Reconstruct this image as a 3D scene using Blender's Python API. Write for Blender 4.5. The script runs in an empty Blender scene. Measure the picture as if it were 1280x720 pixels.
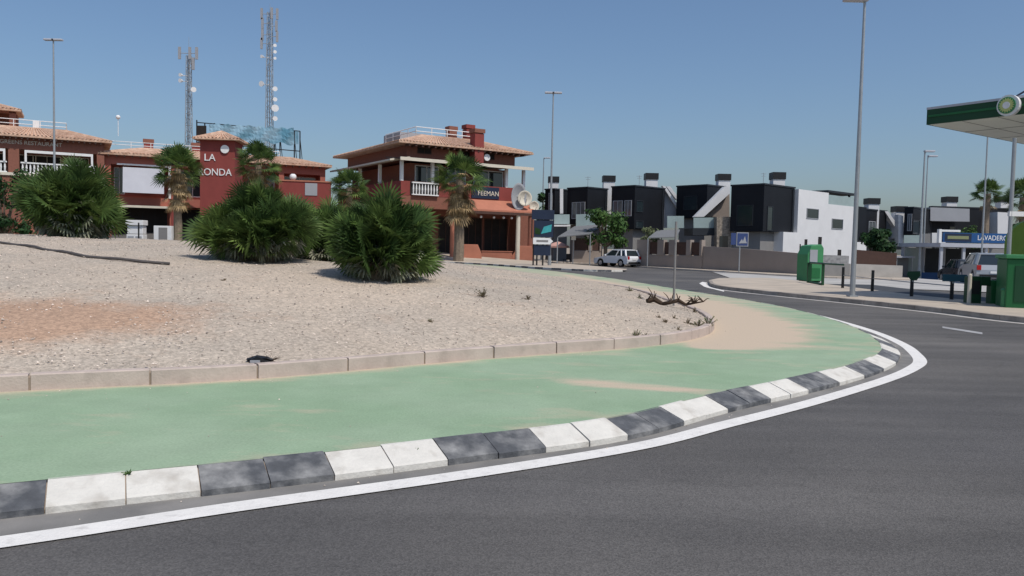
import bpy, bmesh, math, random
from mathutils import Vector, Matrix, Euler
random.seed(7)
R = math.radians
C = bpy.context.scene.collection
scene = bpy.context.scene

# ------------------------------------------------------------------ camera, sky, sun, exposure
F = 1000.0                      # focal length in photo pixels (photo 1280 x 720)
EYE = Vector((0, 0, 1.5))
cam_d = bpy.data.cameras.new('camera'); cam = bpy.data.objects.new('camera', cam_d); C.objects.link(cam)
cam_d.sensor_width = 36; cam_d.lens = 36 * F / 1280; cam_d.clip_end = 6000; cam_d.clip_start = 0.05
CM = Matrix.Rotation(R(90 - 2.96), 3, 'X') @ Matrix.Rotation(R(1.2), 3, 'Z')
cam.matrix_world = Matrix.Translation(EYE) @ CM.to_4x4()
scene.camera = cam

SUN_DIR = Vector((0.62, -0.68, 0)).normalized() * math.cos(R(58)) + Vector((0, 0, math.sin(R(58))))
w = bpy.data.worlds.new('World'); scene.world = w; w.use_nodes = True
nt = w.node_tree; bgn = nt.nodes['Background']
sky = nt.nodes.new('ShaderNodeTexSky'); sky.sky_type = 'NISHITA'; sky.sun_disc = False
sky.sun_elevation = R(58); sky.sun_rotation = math.atan2(SUN_DIR.x, SUN_DIR.y)
sky.altitude = 0; sky.air_density = 1.12; sky.dust_density = 2.0; sky.ozone_density = 6.4
nt.links.new(sky.outputs[0], bgn.inputs[0]); bgn.inputs[1].default_value = 0.105
sun_d = bpy.data.lights.new('sun', 'SUN'); sun_d.energy = 3.1; sun_d.angle = R(0.5); sun_d.color = (1, 0.94, 0.86)
sun = bpy.data.objects.new('sun', sun_d); C.objects.link(sun)
sun.rotation_euler = (-SUN_DIR).to_track_quat('-Z', 'Y').to_euler()
sun.location = (30, -30, 60)
vs = scene.view_settings
vs.view_transform = 'Standard'; vs.look = 'None'; vs.exposure = 0.06; vs.gamma = 1; vs.use_curve_mapping = False

# ------------------------------------------------------------------ terrain and picking helpers
def S(t):
    t = max(0.0, min(1.0, t)); return t * t * (3 - 2 * t)
def T(x, y):
    """height of the natural ground: level round the roundabout, rising behind it on the left, dipping to the right"""
    return 2.35 * S((8 - x) / 36) * S((y - 64) / 14) - 0.9 * S((x - 24) / 14) * S((y - 34) / 30)
def ray(px, py):
    return CM @ Vector(((px - 640) / F, -(py - 360) / F, -1))
def P(px, py, Y):
    d = ray(px, py); return EYE + d * (Y / d.y)
def march(px, py, h):
    d = ray(px, py); d = d / d.y; y = 2.0
    while y < 400:
        p = EYE + d * y
        if p.z <= h(p.x, p.y): return p
        y += 0.02 if y < 20 else 0.08
    return EYE + d * 60
def G(px, py): return march(px, py, T)

# ------------------------------------------------------------------ mesh helpers
class MB:
    def __init__(s): s.v = []; s.f = []; s.m = []
    def add(s, vs, fs, m=0):
        o = len(s.v); s.v += [tuple(v) for v in vs]
        for f in fs: s.f.append([o + i for i in f]); s.m.append(m)
        return s
    def box(s, c, d, rz=0, m=0, M=None):
        hx, hy, hz = d[0] / 2, d[1] / 2, d[2] / 2; c = Vector(c)
        rot = M if M else Matrix.Rotation(rz, 3, 'Z')
        vs = [c + rot @ Vector((x, y, z)) for x in (-hx, hx) for y in (-hy, hy) for z in (-hz, hz)]
        s.add(vs, [(0, 1, 3, 2), (4, 6, 7, 5), (0, 4, 5, 1), (2, 3, 7, 6), (0, 2, 6, 4), (1, 5, 7, 3)], m)
        return s
    def bx(s, x0, x1, y0, y1, z0, z1, m=0):
        return s.box(((x0 + x1) / 2, (y0 + y1) / 2, (z0 + z1) / 2), (abs(x1 - x0), abs(y1 - y0), abs(z1 - z0)), 0, m)
    def cyl(s, p0, p1, r0, r1=None, n=10, m=0, cap=True):
        r1 = r0 if r1 is None else r1; p0 = Vector(p0); p1 = Vector(p1); a = (p1 - p0).normalized()
        b = a.orthogonal().normalized(); c = a.cross(b); vs = []
        for p, r in ((p0, r0), (p1, r1)):
            for i in range(n):
                t = 2 * math.pi * i / n; vs.append(p + b * (r * math.cos(t)) + c * (r * math.sin(t)))
        fs = [(i, (i + 1) % n, n + (i + 1) % n, n + i) for i in range(n)]
        if cap: fs += [tuple(range(n - 1, -1, -1)), tuple(range(n, 2 * n))]
        s.add(vs, fs, m); return s
    def tube(s, pts, r, n=8, m=0):
        rs = r if isinstance(r, (list, tuple)) else [r] * len(pts)
        pts = [Vector(p) for p in pts]; vs = []
        for k, p in enumerate(pts):
            a = (pts[min(k + 1, len(pts) - 1)] - pts[max(k - 1, 0)]).normalized()
            ref = Vector((0, 0, 1)) if abs(a.z) < 0.9 else Vector((1, 0, 0))
            b = a.cross(ref).normalized(); c = a.cross(b)
            for i in range(n):
                t = 2 * math.pi * i / n; vs.append(p + (b * math.cos(t) + c * math.sin(t)) * rs[k])
        fs = [(k * n + i, k * n + (i + 1) % n, (k + 1) * n + (i + 1) % n, (k + 1) * n + i) for k in range(len(pts) - 1) for i in range(n)]
        fs += [tuple(range(n - 1, -1, -1)), tuple(range((len(pts) - 1) * n, len(pts) * n))]
        s.add(vs, fs, m); return s
    def prism(s, poly, a, b, axis='y', m=0):
        """2-D outline pushed along an axis from a to b"""
        def v(p, t):
            return {'y': (p[0], t, p[1]), 'x': (t, p[0], p[1]), 'z': (p[0], p[1], t)}[axis]
        n = len(poly); vs = [v(p, a) for p in poly] + [v(p, b) for p in poly]
        fs = [tuple(range(n)), tuple(range(2 * n - 1, n - 1, -1))] + [(i, n + i, n + (i + 1) % n, (i + 1) % n) for i in range(n)]
        s.add(vs, fs, m); return s
    def loft(s, rings, close=False, m=0, cap=False):
        n = len(rings[0]); vs = [p for r in rings for p in r]
        fs = []
        for k in range(len(rings) - 1):
            for i in range(n if close else n - 1):
                j = (i + 1) % n
                fs.append((k * n + i, k * n + j, (k + 1) * n + j, (k + 1) * n + i))
        if cap: fs += [tuple(range(n - 1, -1, -1)), tuple(range((len(rings) - 1) * n, len(rings) * n))]
        s.add(vs, fs, m); return s
    def ball(s, c, r, n=10, m=0, sc=(1, 1, 1)):
        c = Vector(c); rings = []
        for k in range(1, n):
            a = math.pi * k / n
            rings.append([c + Vector((r * sc[0] * math.sin(a) * math.cos(2 * math.pi * i / (2 * n)), r * sc[1] * math.sin(a) * math.sin(2 * math.pi * i / (2 * n)), r * sc[2] * math.cos(a))) for i in range(2 * n)])
        return s.loft(rings, True, m, True)
    def build(s, name, mats, parent=None, smooth=False, bevel=0, fix=True):
        me = bpy.data.meshes.new(name); me.from_pydata(s.v, [], s.f)
        mats = mats if isinstance(mats, (list, tuple)) else [mats]
        for mm in mats: me.materials.append(mm)
        for p, mi in zip(me.polygons, s.m): p.material_index = mi; p.use_smooth = smooth
        if fix or bevel:
            bm = bmesh.new(); bm.from_mesh(me)
            if fix: bmesh.ops.recalc_face_normals(bm, faces=bm.faces)
            if bevel:
                bmesh.ops.remove_doubles(bm, verts=bm.verts, dist=1e-5)
                ed = [e for e in bm.edges if len(e.link_faces) == 2 and e.calc_face_angle(0) > R(25)]
                bmesh.ops.bevel(bm, geom=ed, offset=bevel, segments=2, affect='EDGES', profile=0.5, clamp_overlap=True)
            bm.to_mesh(me); bm.free()
        me.update()
        o = bpy.data.objects.new(name, me); C.objects.link(o)
        if parent: o.parent = parent
        return o

def thing(name, label, cat, loc=(0, 0, 0), rz=0, group=None):
    o = bpy.data.objects.new(name, None); C.objects.link(o); o.empty_display_size = 0.2
    o.location = loc; o.rotation_euler = (0, 0, rz); o['label'] = label; o['category'] = cat
    if group: o['group'] = group
    return o
def tag(o, label, cat, group=None, kind=None):
    o['label'] = label; o['category'] = cat
    if group: o['group'] = group
    if kind: o['kind'] = kind
    return o
def struct(o, label=None):
    o['kind'] = 'structure'
    if label: o['label'] = label; o['category'] = o.name.split('.')[0].replace('_', ' ')
    return o
def kids(o): return [c for c in list(bpy.data.objects) if c.parent == o]
def dup(o, parent=None):
    c = o.copy(); C.objects.link(c)
    if parent: c.parent = parent
    for ch in kids(o): dup(ch, c)
    return c
def place(o, loc, rz=0, label=None, scale=None):
    o.location = loc; o.rotation_euler = (0, 0, rz)
    if label: o['label'] = label
    if scale: o.scale = (scale,) * 3 if isinstance(scale, (int, float)) else scale
    return o
def text(name, s, size, mat, parent, loc, rot=(R(90), 0, 0), ext=0.02, align='CENTER', sx=1.0):
    cu = bpy.data.curves.new(name, 'FONT'); cu.body = s; cu.size = size; cu.extrude = ext; cu.align_x = align; cu.align_y = 'CENTER'
    tmp = bpy.data.objects.new('tmp_text', cu); C.objects.link(tmp); bpy.context.view_layer.update()
    me = bpy.data.meshes.new_from_object(tmp.evaluated_get(bpy.context.evaluated_depsgraph_get())); bpy.data.objects.remove(tmp); bpy.data.curves.remove(cu)
    me.materials.clear(); me.materials.append(mat); o = bpy.data.objects.new(name, me); C.objects.link(o); o.parent = parent
    o.location = loc; o.rotation_euler = rot; o.scale = (sx, 1, 1); return o

# ------------------------------------------------------------------ materials
def mat(name, col, rough=0.7, var=0.0, scale=3.0, bump=0.0, bscale=None, metal=0.0, island=0.0, spec=0.4, col2=None, mixscale=None, detail=6, mixpos=(0.4, 0.62)):
    m = bpy.data.materials.new(name); m.use_nodes = True; n = m.node_tree.nodes; l = m.node_tree.links
    b = n['Principled BSDF']; b.inputs['Roughness'].default_value = rough; b.inputs['Metallic'].default_value = metal
    b.inputs['Specular IOR Level'].default_value = spec
    tc = n.new('ShaderNodeTexCoord'); last = None
    rgb = n.new('ShaderNodeRGB'); rgb.outputs[0].default_value = (*col, 1); last = rgb.outputs[0]
    if col2:
        no = n.new('ShaderNodeTexNoise'); no.inputs['Scale'].default_value = mixscale or scale; no.inputs['Detail'].default_value = detail
        l.new(tc.outputs['Object'], no.inputs['Vector'])
        rp = n.new('ShaderNodeValToRGB'); rp.color_ramp.elements[0].position = mixpos[0]; rp.color_ramp.elements[1].position = mixpos[1]
        l.new(no.outputs['Fac'], rp.inputs[0])
        mx = n.new('ShaderNodeMix'); mx.data_type = 'RGBA'; l.new(rp.outputs[0], mx.inputs['Factor']); l.new(last, mx.inputs['A'])
        mx.inputs['B'].default_value = (*col2, 1); last = mx.outputs['Result']
    val = None
    if var:
        no = n.new('ShaderNodeTexNoise'); no.inputs['Scale'].default_value = scale; no.inputs['Detail'].default_value = detail; no.inputs['Roughness'].default_value = 0.62
        l.new(tc.outputs['Object'], no.inputs['Vector'])
        mr = n.new('ShaderNodeMapRange'); mr.inputs['From Min'].default_value = 0.25; mr.inputs['From Max'].default_value = 0.75
        mr.inputs['To Min'].default_value = 1 - var; mr.inputs['To Max'].default_value = 1 + var
        l.new(no.outputs['Fac'], mr.inputs['Value']); val = mr.outputs[0]
    if island:
        ge = n.new('ShaderNodeNewGeometry'); mr = n.new('ShaderNodeMapRange')
        mr.inputs['To Min'].default_value = 1 - island; mr.inputs['To Max'].default_value = 1 + island
        l.new(ge.outputs['Random Per Island'], mr.inputs['Value'])
        if val:
            mu = n.new('ShaderNodeMath'); mu.operation = 'MULTIPLY'; l.new(val, mu.inputs[0]); l.new(mr.outputs[0], mu.inputs[1]); val = mu.outputs[0]
        else: val = mr.outputs[0]
    if val:
        hs = n.new('ShaderNodeHueSaturation'); l.new(val, hs.inputs['Value']); l.new(last, hs.inputs['Color']); last = hs.outputs[0]
    l.new(last, b.inputs['Base Color'])
    if bump:
        no = n.new('ShaderNodeTexNoise'); no.inputs['Scale'].default_value = bscale or scale * 4; no.inputs['Detail'].default_value = 5
        l.new(tc.outputs['Object'], no.inputs['Vector'])
        bp = n.new('ShaderNodeBump'); bp.inputs['Strength'].default_value = bump; bp.inputs['Distance'].default_value = 0.02
        l.new(no.outputs['Fac'], bp.inputs['Height']); l.new(bp.outputs[0], b.inputs['Normal'])
    return m
def leafmat(name, col, col2, island=0.45, trans=0.25):
    m = mat(name, col, 0.5, 0.15, 1.2, island=island, col2=col2, mixscale=1.1, spec=0.15)
    n = m.node_tree.nodes; l = m.node_tree.links; b = n['Principled BSDF']; out = n['Material Output']
    tr = n.new('ShaderNodeBsdfTranslucent'); ad = n.new('ShaderNodeMixShader'); ad.inputs[0].default_value = trans
    src = b.inputs['Base Color'].links[0].from_socket; l.new(src, tr.inputs[0])
    l.new(b.outputs[0], ad.inputs[1]); l.new(tr.outputs[0], ad.inputs[2]); l.new(ad.outputs[0], out.inputs[0])
    return m
def glassmat(name, col=(0.02, 0.03, 0.035), rough=0.06):
    return mat(name, col, rough, spec=0.8)
M = dict(
    steel=mat('galvanised', (0.36, 0.38, 0.39), 0.45, 0.1, 4, metal=0.5),
    white=mat('white_paint', (0.76, 0.76, 0.75), 0.6, 0.05, 2),
    palewhite=mat('awning_canvas', (0.44, 0.45, 0.49), 0.8, 0.08, 0.8),  # white greyed down, the awning's shade put into the colour
    render=mat('white_render', (0.68, 0.68, 0.68), 0.85, 0.05, 1.2, bump=0.15, bscale=30),
    charcoal=mat('charcoal_cladding', (0.009, 0.0105, 0.014), 0.6, 0.25, 0.8, spec=0.25),
    charcoal2=mat('slate_cladding', (0.02, 0.024, 0.03), 0.6, 0.2, 0.8),
    greywall=mat('grey_render', (0.22, 0.215, 0.21), 0.85, 0.08, 1.0),
    palegrey=mat('pale_grey_render', (0.33, 0.34, 0.36), 0.8, 0.06, 1.0),
    taupe=mat('taupe_render', (0.30, 0.25, 0.215), 0.9, 0.1, 0.7, bump=0.2, bscale=25),
    stone=mat('rubble_stone', (0.34, 0.29, 0.23), 0.9, 0.35, 5, bump=0.5, bscale=9, col2=(0.2, 0.17, 0.14), mixscale=6),
    gabion=mat('pale_stone', (0.5, 0.48, 0.45), 0.9, 0.3, 5, col2=(0.25, 0.24, 0.23), mixscale=5),
    glass=glassmat('window_glass'),
    bglass=mat('balustrade_glass', (0.30, 0.38, 0.38), 0.12, 0.1, 1.0, spec=0.7),
    bluepane=mat('curtained_pane', (0.10, 0.115, 0.12), 0.1, 0.3, 1.0, spec=0.7),
    black=mat('black_metal', (0.012, 0.012, 0.013), 0.5),
    dark=mat('dark_interior', (0.02, 0.016, 0.014), 0.8, 0.4, 1.0),
    red=mat('red_render', (0.235, 0.05, 0.042), 0.85, 0.14, 0.8),
    redlit=mat('red_render_lit', (0.36, 0.115, 0.08), 0.85, 0.14, 0.8),  # brighter copy of the red render, sunlight put into its colour
    brown=mat('red_brown_brick', (0.235, 0.095, 0.065), 0.85, 0.18, 6),
    tile=mat('roof_tile', (0.58, 0.40, 0.29), 0.85, 0.22, 2.5, col2=(0.44, 0.265, 0.18), mixscale=3),
    terra=mat('terracotta_render', (0.42, 0.165, 0.105), 0.85, 0.12, 1.5),
    wood=mat('dark_timber', (0.07, 0.035, 0.025), 0.7, 0.2, 3),
    cream=mat('cream_paint', (0.62, 0.57, 0.47), 0.7, 0.08, 2),
    teal=mat('teal_banner', (0.10, 0.27, 0.37), 0.7, 0.2, 0.6, col2=(0.26, 0.42, 0.52), mixscale=0.6),
    greenpaint=mat('green_paint', (0.012, 0.12, 0.035), 0.45, 0.12, 2),
    greendark=mat('dark_green_paint', (0.007, 0.055, 0.02), 0.5, 0.15, 2),
    recycle=mat('recycling_green', (0.05, 0.23, 0.09), 0.5, 0.12, 2),
    limey=mat('lime_green_paint', (0.22, 0.36, 0.05), 0.5, 0.05, 2),
    yellowgreen=mat('yellow_green_enamel', (0.50, 0.55, 0.20), 0.5, 0.05, 2),
    tealdark=mat('dark_teal_board', (0.012, 0.07, 0.10), 0.5),
    dullolive=mat('faded_olive', (0.22, 0.24, 0.12), 0.6),
    blue=mat('blue_sign', (0.012, 0.075, 0.22), 0.5, 0.08, 1),
    navy=mat('navy_sign', (0.012, 0.022, 0.05), 0.5, 0.2, 1.2),
    signblue=mat('traffic_blue', (0.035, 0.06, 0.17), 0.45),
    aqua=mat('aqua_sign', (0.05, 0.36, 0.38), 0.5, 0.2, 2.5),
    carwhite=mat('white_car_paint', (0.70, 0.72, 0.74), 0.25, spec=0.6),
    carsilver=mat('silver_car_paint', (0.36, 0.38, 0.40), 0.3, metal=0.4, spec=0.6),
    cardark=mat('dark_car_paint', (0.03, 0.035, 0.045), 0.25, spec=0.6),
    cargreen=mat('dark_green_car_paint', (0.03, 0.06, 0.06), 0.25, spec=0.6),
    rubber=mat('tyre_rubber', (0.015, 0.015, 0.015), 0.85),
    rim=mat('alloy_rim', (0.45, 0.46, 0.47), 0.35, metal=0.7),
    taillight=mat('tail_light_red', (0.4, 0.012, 0.012), 0.25),
    headlight=mat('headlight_lens', (0.75, 0.77, 0.8), 0.15),
    greyawn=mat('grey_awning', (0.16, 0.165, 0.17), 0.8, 0.08, 1),
    concrete=mat('concrete', (0.40, 0.38, 0.35), 0.9, 0.12, 2.5, bump=0.2, bscale=20),
    canopyside=mat('canopy_soffit', (0.80, 0.83, 0.76), 0.6, 0.08, 0.8),
    pink=mat('pink_canvas', (0.52, 0.30, 0.25), 0.8, 0.1, 2),
    bark=mat('palm_bark', (0.21, 0.165, 0.12), 0.95, 0.3, 6, bump=0.6, bscale=14),
    treebark=mat('tree_bark', (0.14, 0.11, 0.08), 0.95, 0.3, 6, bump=0.5, bscale=14),
    frond=leafmat('fan_palm_leaf', (0.05, 0.092, 0.028), (0.088, 0.138, 0.038)),
    frond2=leafmat('fan_palm_leaf_bright', (0.09, 0.15, 0.038), (0.14, 0.2, 0.055)),
    dead=leafmat('dead_palm_leaf', (0.27, 0.185, 0.09), (0.36, 0.27, 0.15), 0.4, 0.15),
    pale=leafmat('dry_grey_leaf', (0.30, 0.30, 0.22), (0.20, 0.22, 0.15), 0.4, 0.1),
    leaf=leafmat('broad_leaf', (0.05, 0.11, 0.03), (0.085, 0.145, 0.04)),
    leafdark=leafmat('dark_leaf', (0.022, 0.055, 0.02), (0.035, 0.075, 0.025)),
    leafpale=leafmat('pale_leaf', (0.13, 0.17, 0.08), (0.2, 0.22, 0.12)),
    branch=mat('dry_branch', (0.055, 0.035, 0.022), 0.9, 0.3, 8),
    drystem=mat('dry_stem', (0.16, 0.12, 0.075), 0.9, 0.3, 8),
    dryweed=leafmat('dry_weed_leaf', (0.13, 0.11, 0.065), (0.10, 0.115, 0.05)),
    pipe=mat('irrigation_pipe', (0.09, 0.08, 0.075), 0.7, 0.3, 1),
)

# ------------------------------------------------------------------ outlines of the roundabout island
def catmull(pts, closed=True, n=14):
    out = []; L = len(pts)
    rng = range(L) if closed else range(L - 1)
    for i in rng:
        p = [Vector(pts[(i + k - 1) % L]) if closed else Vector(pts[max(0, min(L - 1, i + k - 1))]) for k in range(4)]
        for j in range(n):
            t = j / n
            out.append(0.5 * ((2 * p[1]) + (p[2] - p[0]) * t + (2 * p[0] - 5 * p[1] + 4 * p[2] - p[3]) * t * t + (3 * p[1] - p[0] - 3 * p[2] + p[3]) * t ** 3))
    if not closed: out.append(Vector(pts[-1]))
    return out
def resample(pts, step, closed=False):
    pts = [Vector(p) for p in pts]
    if closed: pts = pts + [pts[0]]
    acc = [0.0]
    for a, b in zip(pts, pts[1:]): acc.append(acc[-1] + (b - a).length)
    n = max(2, int(round(acc[-1] / step))); out = []; k = 0
    for i in range(n + (0 if closed else 1)):
        t = acc[-1] * i / n
        while k < len(acc) - 2 and acc[k + 1] < t: k += 1
        u = (t - acc[k]) / max(1e-9, acc[k + 1] - acc[k]); out.append(pts[k].lerp(pts[k + 1], u))
    return out
OUTER = [(-20, -3.5), (-12.5, -0.9), (-6.5, 2.25), (-2.72, 4.22), (-1.68, 4.74), (-0.97, 5.12), (-0.22, 5.56), (0.95, 6.3), (2.0, 7.4), (3.0, 8.35), (3.9, 9.25),
         (4.65, 10.1), (5.3, 11.0), (5.9, 12.2), (6.45, 14), (6.9, 16.5), (7.1, 19.7), (6.8, 23.5), (6.1, 28), (4.7, 38), (1.6, 50), (-2.5, 59), (-7, 64), (-13, 66.5), (-22, 65), (-32, 57),
         (-40, 44), (-43, 28), (-40, 12), (-31, 1)]
INNER = [(-22, 0.2), (-14, 2.5), (-8.3, 5.15), (-4.52, 7.03), (-2.62, 7.95), (-0.75, 9.42), (0.63, 10.42), (1.79, 11.22), (2.69, 12.2), (3.3, 13.3), (3.75, 14.9), (4.0, 17.2), (4.0, 20.5),
         (3.7, 27), (1.4, 36), (-2.0, 47), (-6.5, 56), (-12.5, 60.5), (-21, 59.5), (-30, 52), (-36.5, 41), (-39, 28), (-36, 13), (-30, 3)]
# the optical axis dips, so a point's distance along the ground is a little less than its depth
OUTER = [(x, y - 0.08) for x, y in OUTER]; INNER = [(x, y - 0.08) for x, y in INNER]
outer = [Vector((p[0], p[1])) for p in catmull([Vector((a, b, 0)) for a, b in OUTER])]
inner = [Vector((p[0], p[1])) for p in catmull([Vector((a, b, 0)) for a, b in INNER])]
CEN = Vector((-16, 30))
def radial(poly):
    """radius of a star-shaped outline as a function of the angle round CEN"""
    a = sorted(((math.atan2(p.y - CEN.y, p.x - CEN.x), (p - CEN).length) for p in poly))
    a = [(a[-1][0] - 2 * math.pi, a[-1][1])] + a + [(a[0][0] + 2 * math.pi, a[0][1])]
    import bisect
    ks = [q[0] for q in a]
    def f(t):
        t = (t + math.pi) % (2 * math.pi) - math.pi
        i = bisect.bisect(ks, t); i = max(1, min(len(ks) - 1, i))
        u = (t - ks[i - 1]) / max(1e-9, ks[i] - ks[i - 1]); return a[i - 1][1] * (1 - u) + a[i][1] * u
    return f
r_out = radial(outer); r_in = radial(inner)
NA = 1800
ANG = [-math.pi + 2 * math.pi * i / NA for i in range(NA)]
RI = [r_in(t) for t in ANG]; RO = [r_out(t) for t in ANG]
_o3 = [Vector((p.x, p.y, 0)) for p in outer]; _n = len(_o3)
_ob = [_o3[i] + Vector((-(_o3[(i + 1) % _n] - _o3[i - 1]).normalized().y, (_o3[(i + 1) % _n] - _o3[i - 1]).normalized().x, 0)) * 0.238 for i in range(_n)]
r_outb = radial([Vector((p.x, p.y)) for p in _ob]); RB = [r_outb(t) for t in ANG]
inner_s = [CEN + Vector((math.cos(t), math.sin(t))) * r for t, r in zip(ANG, RI)][::6]
def edge_dist(x, y):
    p = Vector((x, y)); best = 1e9
    for i in range(len(inner_s)):
        a = inner_s[i]; b = inner_s[(i + 1) % len(inner_s)]; d = b - a
        u = max(0, min(1, (p - a).dot(d) / max(1e-9, d.length_squared))); q = (a + d * u - p).length
        if q < best: best = q
    return best
PATH_Z = 0.13
KERB_TOP = PATH_Z + 0.14
def mound_s(s): return KERB_TOP - 0.05 + 1.56 * (1 - math.exp(-s / 10.5))
def in_mound(x, y):
    d = Vector((x, y)) - CEN; return d.length < r_in(math.atan2(d.y, d.x)) - 0.02
def Mz(x, y):
    return mound_s(edge_dist(x, y)) if in_mound(x, y) else T(x, y)
_cache = {}
def GM(px, py):
    """point on the gravel mound seen at a photo pixel"""
    d = ray(px, py); d = d / d.y; y = 6.0
    while y < 90:
        p = EYE + d * y
        if in_mound(p.x, p.y) and p.z <= Mz(p.x, p.y): return p
        y += 0.06 if y < 20 else 0.2
    return EYE + d * 45

# ------------------------------------------------------------------ the setting
def axis(lo, hi, step, far):
    a = [lo + step * i for i in range(int((hi - lo) / step) + 1)]; k = step
    b = a[-1]; 
    while b < far: k *= 1.7; b += k; a.append(b)
    b = a[0]; k = step
    while b > -far: k *= 1.7; b -= k; a.insert(0, b)
    return a
def grid(xs, ys, h):
    m = MB(); nx = len(xs)
    m.v = [(x, y, h(x, y)) for y in ys for x in xs]
    m.f = [(j * nx + i, j * nx + i + 1, (j + 1) * nx + i + 1, (j + 1) * nx + i) for j in range(len(ys) - 1) for i in range(nx - 1)]
    m.m = [0] * len(m.f); return m
gmat = mat('dusty_ground', (0.36, 0.29, 0.22), 0.95, 0.18, 0.5, bump=0.3, bscale=8, col2=(0.27, 0.23, 0.17), mixscale=0.2)
struct(grid(axis(-100, 100, 4, 3500), axis(-40, 120, 4, 3500), lambda x, y: T(x, y) - 0.16).build('ground', gmat, smooth=True))

def roadmat():
    m = mat('asphalt', (0.092, 0.088, 0.085), 0.82, 0.16, 0.35, spec=0.3, col2=(0.122, 0.115, 0.107), mixscale=0.22)
    n = m.node_tree.nodes; l = m.node_tree.links; b = n['Principled BSDF']; tc = n.new('ShaderNodeTexCoord')
    src = b.inputs['Base Color'].links[0].from_socket
    v = n.new('ShaderNodeTexVoronoi'); v.inputs['Scale'].default_value = 110; l.new(tc.outputs['Object'], v.inputs['Vector'])
    sx = n.new('ShaderNodeSeparateColor'); l.new(v.outputs['Color'], sx.inputs[0])
    mr = n.new('ShaderNodeMapRange'); mr.inputs['To Min'].default_value = 0.75; mr.inputs['To Max'].default_value = 1.25; l.new(sx.outputs[0], mr.inputs['Value'])
    # long wear streaks that follow the direction of travel
    mp = n.new('ShaderNodeMapping'); mp.inputs['Rotation'].default_value = (0, 0, R(-42)); mp.inputs['Scale'].default_value = (0.18, 1.6, 1); l.new(tc.outputs['Object'], mp.inputs[0])
    no = n.new('ShaderNodeTexNoise'); no.inputs['Scale'].default_value = 1.0; no.inputs['Detail'].default_value = 6; l.new(mp.outputs[0], no.inputs[0])
    m2 = n.new('ShaderNodeMapRange'); m2.inputs['From Min'].default_value = 0.3; m2.inputs['From Max'].default_value = 0.7; m2.inputs['To Min'].default_value = 0.78; m2.inputs['To Max'].default_value = 1.16; l.new(no.outputs[0], m2.inputs[0])
    mu = n.new('ShaderNodeMath'); mu.operation = 'MULTIPLY'; l.new(mr.outputs[0], mu.inputs[0]); l.new(m2.outputs[0], mu.inputs[1])
    # hairline cracks and a few old oil spots
    nd = n.new('ShaderNodeTexNoise'); nd.inputs['Scale'].default_value = 2.5; nd.inputs['Detail'].default_value = 6; l.new(tc.outputs['Object'], nd.inputs[0])
    vm = n.new('ShaderNodeVectorMath'); vm.operation = 'MULTIPLY_ADD'; vm.inputs[1].default_value = (.5, .5, .5); l.new(nd.outputs['Color'], vm.inputs[0]); l.new(tc.outputs['Object'], vm.inputs[2])
    vc = n.new('ShaderNodeTexVoronoi'); vc.feature = 'DISTANCE_TO_EDGE'; vc.inputs['Scale'].default_value = 0.33; l.new(vm.outputs[0], vc.inputs['Vector'])
    mc = n.new('ShaderNodeMapRange'); mc.inputs['From Min'].default_value = 0.0; mc.inputs['From Max'].default_value = 0.0045; mc.inputs['To Min'].default_value = 0.86; mc.inputs['To Max'].default_value = 1.0; l.new(vc.outputs['Distance'], mc.inputs[0])
    vo = n.new('ShaderNodeTexVoronoi'); vo.inputs['Scale'].default_value = 0.9; l.new(vm.outputs[0], vo.inputs['Vector'])
    mo_ = n.new('ShaderNodeMapRange'); mo_.inputs['From Min'].default_value = 0.04; mo_.inputs['From Max'].default_value = 0.15; mo_.inputs['To Min'].default_value = 0.82; mo_.inputs['To Max'].default_value = 1.0; l.new(vo.outputs['Distance'], mo_.inputs[0])
    for q_ in (mc, mo_):
        m_ = n.new('ShaderNodeMath'); m_.operation = 'MULTIPLY'; l.new(mu.outputs[0], m_.inputs[0]); l.new(q_.outputs[0], m_.inputs[1]); mu = m_
    hs = n.new('ShaderNodeHueSaturation'); l.new(mu.outputs[0], hs.inputs['Value']); l.new(src, hs.inputs['Color']); l.new(hs.outputs[0], b.inputs['Base Color'])
    bp = n.new('ShaderNodeBump'); bp.inputs['Strength'].default_value = 0.45; bp.inputs['Distance'].default_value = 0.006
    l.new(v.outputs['Distance'], bp.inputs['Height']); l.new(bp.outputs[0], b.inputs['Normal'])
    return m
ROAD = roadmat()
struct(grid([-70 + 2 * i for i in range(66)], [-30 + 2 * i for i in range(62)], lambda x, y: T(x, y)).build('road', ROAD, smooth=True))

def strip(left, right, z, name, m, u=1):
    mb = MB(); rings = []
    for a, b in zip(left, right):
        rings.append([Vector((a[0] + (b[0] - a[0]) * k / u, a[1] + (b[1] - a[1]) * k / u, 0)) for k in range(u + 1)])
    for r in rings:
        for p in r: p.z = T(p.x, p.y) + z
    mb.loft(rings); return struct(mb.build(name, m, smooth=True))
def offset(pts, d):
    out = []
    for i, p in enumerate(pts):
        a = pts[max(0, i - 1)]; b = pts[min(len(pts) - 1, i + 1)]; t = (b - a).normalized(); out.append(Vector((p.x - t.y * d, p.y + t.x * d, 0)))
    return out
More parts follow.
